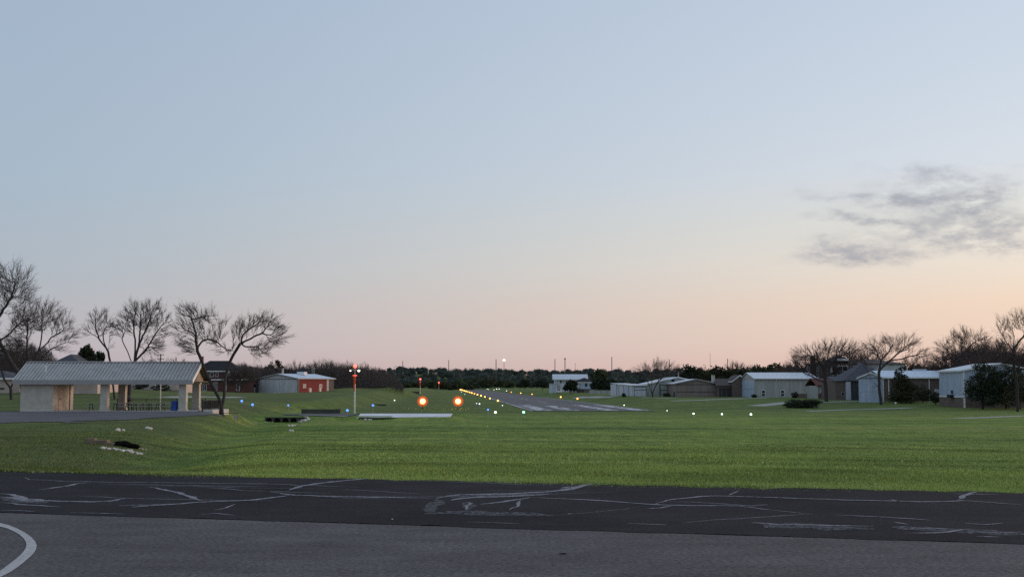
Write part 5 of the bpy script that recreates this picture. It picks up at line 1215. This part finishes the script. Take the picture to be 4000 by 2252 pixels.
for i in range(5):
    mb = MB(); x = -w / 2 + w * (i + .5) / 5; q = [(.02, 0), (.3, 0), (.3, .06), (.02, .06)]
    mb.lathe([(.01, 0), (.3, 0), (.3, .05), (.26, .05), (.26, .02), (.01, .02)], 14); o = mb.build('pipe_shade', M['void'], r); o.rotation_euler = (math.pi / 2, 0, 0); o.location = (x, -.003, .33)  # shallow discs, the dark of the openings painted on
def rocks_at(pts, label, group, smin, smax):
    for px, py in pts:
        c = gp(px, py); s = random.uniform(smin, smax); mb = MB(); mb.ball((0, 0, s * .3), s, 8, .65, .22)
        tag(mb.build('rock', M['rock'], loc=c), label, 'rock', group)
rocks_at([(1035 + i * 9.5, 1650 + random.uniform(-1.5, 1.5)) for i in range(16)], 'pale rock in the row lining the foot of the culvert', 'rocks along the culvert foot', .09, .15)
rocks_at([(1185, 1640), (1195, 1635), (1200, 1642), (1178, 1645), (1190, 1646), (1170, 1647)], 'bigger pale rock in the pile at the right end of the culvert', 'rocks at the culvert end', .2, .34)
rocks_at([(1128, 1664), (1140, 1664), (1150, 1662), (1134, 1683), (1142, 1683)], 'pale rock lying in the ditch bed in front of the culvert', 'rocks in the ditch bed', .1, .17)
rocks_at([(1410 + i * 8, 1639 + random.uniform(-1.5, 1.5)) for i in range(10)], 'pale rock in the short row before the white concrete slab', 'rocks before the white slab', .13, .22)
rocks_at([(460, 1682), (482, 1682), (575, 1675), (585, 1677)], 'pale stone lying in the grass of the bank before the asphalt court', 'stones on the bank', .09, .14)
# side taxiway and white slab
V = MB(); V.add([(-25.0, 137.0, SLAB_Z + .0), (-17.4, 129.6, SLAB_Z), (-17.4, 143, SLAB_Z), (-26.5, 141.5, SLAB_Z)], [(0, 1, 2, 3)]); tag(V.build('side_taxiway', M['court']), kind='structure')
V = MB(); V.add([(-23.6, 136.0, SLAB_Z + .006), (-17.45, 129.9, SLAB_Z + .006), (-17.45, 131.4, SLAB_Z + .006), (-23.6, 136.6, SLAB_Z + .006)], [(0, 1, 2, 3)]); tag(V.build('side_taxiway_line', M['line_paint']), kind='structure')
xs0, xs1 = (1395 - 2000) / F * 129, (1758 - 2000) / F * 129
r = empty('concrete_slab', (xs0, 129, SLAB_Z), 0, 'bright white flat concrete slab spanning the ditch in front of the runway', 'slab')
mb = MB(); mb.prism([(0, 0, -.2), (xs1 - xs0, 0, -.09), ((1768 - 2000) / F * 143 - xs0, 14, -.09), ((1412 - 2000) / F * 143 - xs0, 14, -.09)], (0, 0, .1)); mb.build('deck', mat('white_deck', (.66, .65, .66), .9, .3, .9, streak=(.35, 2, 1)), r)
mb = MB()
for i in range(5): mb.box(i * 2.4 + .2, i * 2.4 + .5, .3, 13, -.9, -.2)
mb.build('support', M['old_concrete'], r)
mb = MB(); mb.box(.3, 4.2, -.42, -.3, -.6, -.1); mb.build('gap_shade', M['void'], r)  # black box added to paint the shaded gap under the deck
for px0, px1, py, d, hh, lb in [(1185, 1335, 1606, 147, .42, 'low dark concrete kerb wall beyond the side taxiway'), (1510, 1640, 1552, 445, .95, 'long dark retaining wall in the grass behind the left red lamp'), (1500, 1562, 1526, 520, 1.0, 'short dark footbridge wall on the bank left of the second windsock'), (1455, 1512, 1574, 250, .25, 'thin dark kerb in the grass between the windsock and the red lamps')]:
    b = Bld('retaining_wall', lb, 'wall', (px0, d), (px1, d), .5); b.body(hh, 0, 'flat', M['old_concrete'], zb=-.6, name='wall_face'); b.roof(hh, 0, 'flat', M['old_concrete'], o=.06, t=.08, name='coping')
# ================================================================== lamps, windsocks, poles
E = {'amber': emit('amber_lamp', (1.0, .4, .06), 7), 'yellow': emit('yellow_lamp', (1.0, .46, .05), 8), 'orange': emit('orange_lamp', (1.0, .24, .03), 7), 'white': emit('white_lamp', (1, .98, .9), 5), 'dimwhite': emit('pale_lamp', (.9, .95, .92), 2.2),
     'blue': emit('blue_lamp', (.05, .2, 1.0), 2.6), 'green': emit('green_lamp', (.25, .95, .6), 4), 'greenwhite': emit('pale_green_lamp', (.8, 1.0, .85), 5), 'cream': emit('cream_lamp', (.85, .95, .75), 3.2), 'red': emit('red_lamp_hoop', (1.0, .1, .05), 3.2), 'flood': emit('flood_lamp', (1, .88, .7), 6), 'core': emit('lamp_core', (1.0, .5, .13), 9)}
for k_, m_ in E.items():
    if True: m_.cycles.emission_sampling = 'NONE'
lamp_me = {}
def lamp(px, py, d, col, r, label, group, name='runway_light', cat='runway light', hmin=.25):
    g = gpx(px, d); z = P(px, py, d)[2]
    if z < g[2] + hmin: z = g[2] + hmin
    h = round(z - g[2], 2)
    key = (col, round(r, 3), h)
    if key not in lamp_me:
        mb = MB(); mb.lathe([(.12, -.05), (.12, .03), (.05, .05), (.045, h - r * .6), (r * .75, h - r * .55), (r * .8, h - r * .4)], 10)
        mb.cur = 1; mb.ball((0, 0, h + r * .25), r, 10, .95); lamp_me[key] = mb.mesh('lamp')
        lamp_me[key].materials.append(M['fascia']); lamp_me[key].materials.append(E[col])
    o = bpy.data.objects.new(name, lamp_me[key]); COL.objects.link(o); o.location = g; return tag(o, label, cat, group)
GY = 'lit amber lights along the left runway edge'
def u_at(u, y): return 2000 + rwx(u, y) / y * F * 1.0
for i in range(17):
    y = 318 + 61 * i
    px = 2000 + (rwx(RL - 1.5, y)) / y * F
    lamp(px, 0, y, 'yellow' if i > 4 else 'amber', .2 + .05 * min(i, 8), 'amber runway light in the converging row along the left runway edge', GY, hmin=.45) if False else None
def rw_lamp(u, y, col, r, label, group):
    x = rwx(u, y); px = 2000 + x / y * F
    return lamp(px, 3000, y, col, r, label, group, hmin=.5)
for i, y in enumerate([296, 352, 400, 446, 500, 556, 620, 680, 745, 815, 890, 960, 1040, 1120, 1200]):
    rw_lamp(RL - 1.6, y, ['amber', 'amber', 'amber', 'yellow', 'orange'][i % 5] if i < 4 else ['yellow', 'amber', 'orange'][i % 3], .2 if i < 3 else (.2 + .016 * i), 'lit amber runway light in the row along the left runway edge', GY)
for y, lb, c_ in [(338, 'lit orange runway light nearest on the right runway edge, by the threshold bars', 'orange'), (388, 'lit amber runway light, second nearest on the right runway edge', 'amber'), (520, 'lit orange runway light, third along the right edge, left of the gap in the row', 'orange'), (600, 'small lit amber runway light, fourth along the right runway edge', 'amber'), (690, 'lit orange runway light, fifth along the right runway edge', 'orange')]:
    rw_lamp(RR + 1.6, y, c_, .22, lb, 'lit lights along the right runway edge')
for px, py, d, r in [(1979, 1530, 820, .3), (1940, 1521, 1060, .4), (1950, 1522, 1020, .35), (1930, 1522, 1000, .3), (1904, 1519, 1120, .3), (1909, 1520, 1100, .25)]:
    lamp(px, py, d, 'dimwhite', r, 'small white light in the cluster at the far right end of the runway', 'white lights at the far runway end')
for px, py in [(1799, 1524), (1804, 1530), (1817, 1542)]: lamp(px, py, 560, 'dimwhite', .14, 'tiny pale marker left of the row of amber runway lights', 'pale markers beside the amber row')
for px, py, d, r, c_, lb in [(1545, 1563, 300, .16, 'dimwhite', 'small white lamp in the grass left of the red lamps'), (1874, 1577, 240, .14, 'dimwhite', 'white marker lamp in the grass, just right of the right red lamp'), (1863, 1575, 245, .09, 'dimwhite', 'tiny pale marker left of the white marker lamp near the right red lamp'), (1963, 1583, 235, .1, 'dimwhite', 'tiny pale marker at the left edge of the runway threshold'), (2434, 1582, 230, .1, 'cream', 'small pale marker on the grass right of the runway bars'), (2600, 1614, 185, .07, 'cream', 'tiny pale marker beyond the right end of the runway threshold'),
                             (1907, 1600, 165, .13, 'blue', 'blue taxiway light nearest to the runway, left of the two threshold lamps'), (1936, 1610, 158, .16, 'cream', 'cream threshold lamp between the blue lamp and the green lamp'), (2045, 1610, 158, .16, 'green', 'green threshold lamp at the near end of the runway'),
                             (2702, 1615, 150, .1, 'greenwhite', 'leftmost of the three white lamps in the field at right'), (2812, 1617, 150, .1, 'greenwhite', 'middle and smallest of the three white lamps in the field at right'), (2924, 1618, 150, .12, 'greenwhite', 'rightmost and largest of the three white lamps in the field at right')]:
    lamp(px, py, d, c_, r, lb, None, name='field_light', cat='light')
for px, py, d, lb in [(953, 1580, 150, 'blue taxiway light nearest the pavilion, upper of the left pair'), (995, 1592, 146, 'blue taxiway light right of and below the one nearest the pavilion'), (1134, 1583, 155, 'small blue taxiway light alone above the dark kerb wall'), (1363, 1603, 141, 'blue taxiway light at the left foot of the large windsock pole'), (1462, 1583, 165, 'blue taxiway light in the grass right of the large windsock')]:
    lamp(px, py, d, 'blue', .15 if px != 1134 else .11, lb, 'blue taxiway lights', name='taxiway_light', cat='taxiway light')
halo, gnt, gb = newmat('orange_halo')  # additive glow for the halo shells round the approach lamps
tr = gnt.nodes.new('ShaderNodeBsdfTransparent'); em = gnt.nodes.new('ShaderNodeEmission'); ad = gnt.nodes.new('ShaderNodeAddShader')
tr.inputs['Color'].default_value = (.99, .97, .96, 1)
em.inputs['Color'].default_value = (1, .085, .01, 1); em.inputs['Strength'].default_value = .085; halo.cycles.emission_sampling = 'NONE'
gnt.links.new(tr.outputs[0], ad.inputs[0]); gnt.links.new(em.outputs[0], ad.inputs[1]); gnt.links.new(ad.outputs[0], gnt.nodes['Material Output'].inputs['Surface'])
for px, lb in ((1654, 'glowing red-orange approach lamp, left one of the big pair'), (1791, 'glowing red-orange approach lamp, right one of the big pair')):
    d = 222.0; g = gpx(px, d); z = P(px, 1566, d)[2] - g[2]
    r = empty('approach_lamp', g, 0, lb, 'lamp', 'big red-orange approach lamps')
    mb = MB(); mb.tube([(0, 0, -.1), (0, 0, z - .3)], .06, 8); mb.box(-.25, .25, -.25, .25, -.1, .08); mb.build('stand', M['black_metal'], r)
    mb = MB(); mb.ball((0, 0, z), .47, 16); mb.build('bulb', E['core'], r, smooth=True)
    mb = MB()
    for q in (.52, .57, .63, .69, .76, .84, .93, 1.03): mb.ball((0, 0, z), q, 18)  # nested glowing shells added to draw a soft halo round the bulb
    mb.build('halo_shells', halo, r, smooth=True)
def windsock(px, d, py_top, label, s=1.0, flood=True):
    g = gpx(px, d); h = P(px, py_top, d)[2] - g[2]
    r = empty('windsock', g, 0, label, 'windsock')
    mb = MB(); mb.lathe([(.16, -.2), (.16, .05), (.12, .08), (.11, h * .62), (.05, h * .62 + .02), (.03, h * .97)], 10); mb.build('pole', M['pole_white'], r)
    mb = MB()
    n = 14; prof = [(h * .79, .2), (h * .76, .18), (h * .7, .15), (h * .62, .14), (h * .55, .12), (h * .47, .1)]
    for i, (z, rr) in enumerate(prof): pass
    mb.tube([(-.07 + .03 * math.sin(i), -.1, z) for i, (z, rr) in enumerate(prof)], [q[1] * s for q in prof], n, cap=False); mb.build('sock', M['sock'], r)
    mb = MB(); k = [(.3 * math.cos(a), .3 * math.sin(a) - .05, h * .8) for a in np.linspace(0, 2 * math.pi, 15)]; mb.tube(k, .035, 6, cap=False); mb.build('hoop', E['red'], r)  # hoop is no lamp; a red glow is put into its material
    mb = MB(); mb.tube([(-.85, 0, h * .92), (.85, 0, h * .92)], .025, 6); mb.tube([(0, 0, h * .8), (0, 0, h * .98)], .03, 6); mb.build('arm', M['pole_white'], r)
    mb = MB(); mb.ball((0, 0, h), .27 * s, 12); mb.build('beacon', E['red'], r, smooth=True)
    if flood:
        for x, q in ((-.68, .1), (.58, .16)):
            mb = MB(); mb.ball((x, 0, h * .9), q, 10, .8); mb.build('flood_lamp', E['flood'], r, smooth=True)
windsock(1391, 185, 1429, 'large windsock on a white pole with a limp red sock, nearest of three')
windsock(1644, 515, 1480, 'middle-sized windsock above the left red lamp', 1.5, False)
windsock(1716, 1060, 1493, 'farthest tiny windsock before the wooded hill', 2.2, False)
# beacon tower and utility poles on the hill
def util(px, top, d, label, group, arms=2, r=.16, base=None, m='wood_pole', name='utility_pole', cat='pole'):
    g = gpx(px, d); h = P(px, top, d)[2] - g[2]
    mb = MB(); mb.tube([(0, 0, -.5), (0, 0, h)], [r * 1.3, r], 8)
    for i in range(arms): mb.box(-1.1, 1.1, -.08, .08, h - .5 - i * 1.4, h - .3 - i * 1.4); [mb.box(sx - .06, sx + .06, -.06, .06, h - .3 - i * 1.4, h - .05 - i * 1.4) for sx in (-1, 0, 1)]
    return tag(mb.build(name, M[m], loc=g), label, cat, group)
GU = 'utility poles on the wooded skyline'
for px, top, d in [(1575, 1409, 1750), (1754, 1405, 1720), (1938, 1402, 1500), (2167, 1401, 1650), (2388, 1393, 1500), (2552, 1400, 1600), (2612, 1402, 1600), (2838, 1400, 1500)]:
    util(px, top, d, 'slim utility pole sticking up from the wooded skyline', GU, 0, .42)
util(634, 1381, 420, 'utility pole with a crossarm above the right half of the pavilion roof', None, 2, .2)
util(2771, 1378, 1900, 'very thin tall mast on the skyline right of the brown hangar', None, 0, .2)
util(2246, 1419, 1500, 'short lamp post on the skyline right of the lattice mast', None, 1, .15)
g = gpx(2206, 1600); h = P(2206, 1396, 1600)[2] - g[2]; mb = MB()
for sx in (-.8, .8):
    for sy in (-.8, .8): mb.tube([(sx, sy, 0), (sx * .5, sy * .5, h)], .2, 5)
for i in range(12):
    z0, z1 = h * i / 12, h * (i + 1) / 12; f = 1 - .5 * i / 12
    mb.tube([(-.8 * f, -.8 * f, z0), (.8 * f, -.8 * f, z1)], .1, 4); mb.tube([(.8 * f, -.8 * f, z0), (.8 * f, .8 * f, z1)], .1, 4); mb.tube([(-.8 * f, .8 * f, z0), (-.8 * f, -.8 * f, z1)], .1, 4)
mb.box(-1, 1, -1, 1, h - 2.5, h - 1.2); tag(mb.build('lattice_mast', M['wood_pole'], loc=g), 'dark lattice mast on the skyline, thickest of the poles there', 'mast')
g = gpx(1969, 1560); h = P(1969, 1406, 1560)[2] - g[2]; r = empty('beacon_tower', g, 0, 'thin tower with a bright white beacon above the wood', 'tower')
mb = MB(); mb.tube([(0, 0, 0), (0, 0, h)], [.4, .25], 8); mb.build('pole', M['wood_pole'], r); mb = MB(); mb.ball((0, 0, h), 1.25, 12); mb.build('beacon', E['white'], r, smooth=True)
# white marker ball on the right lawn
mb = MB(); mb.ball((0, 0, .3), .2, 12); mb.lathe([(.05, -.1), (.05, .2)], 8); p = gp(3498, 1580); tag(mb.build('marker', M['white_paint'], loc=p, smooth=True), 'white round marker on the lawn between the small and the tall hangar', 'marker')
# small wind-blown litter stone
p = flat(1532, 2029); mb = MB(); mb.ball((0, 0, .006), .012, 8, .6, .2); tag(mb.build('pebble', M['rock'], loc=(p[0], p[1], .004)), 'tiny white pebble at the near edge of the dark taxiway strip', 'pebble')

# ------------------------------------------------------------------ camera and render
cam = bpy.data.cameras.new('camera'); co = bpy.data.objects.new('camera', cam); COL.objects.link(co)
cam.sensor_width = 36; cam.lens = 36 * F / 4000; cam.clip_end = 9000; cam.clip_start = .1
co.location = (0, 0, CH); co.rotation_euler = (math.radians(90) + PITCH, 0, 0)
SC.camera = co
SC.view_settings.view_transform = 'Standard'; SC.view_settings.look = 'None'; SC.view_settings.exposure = 0.0; SC.view_settings.gamma = 1
SC.cycles.use_denoising = False; SC.cycles.use_adaptive_sampling = False; SC.cycles.sample_clamp_indirect = .8
SC.cycles.max_bounces = 5; SC.cycles.transparent_max_bounces = 48
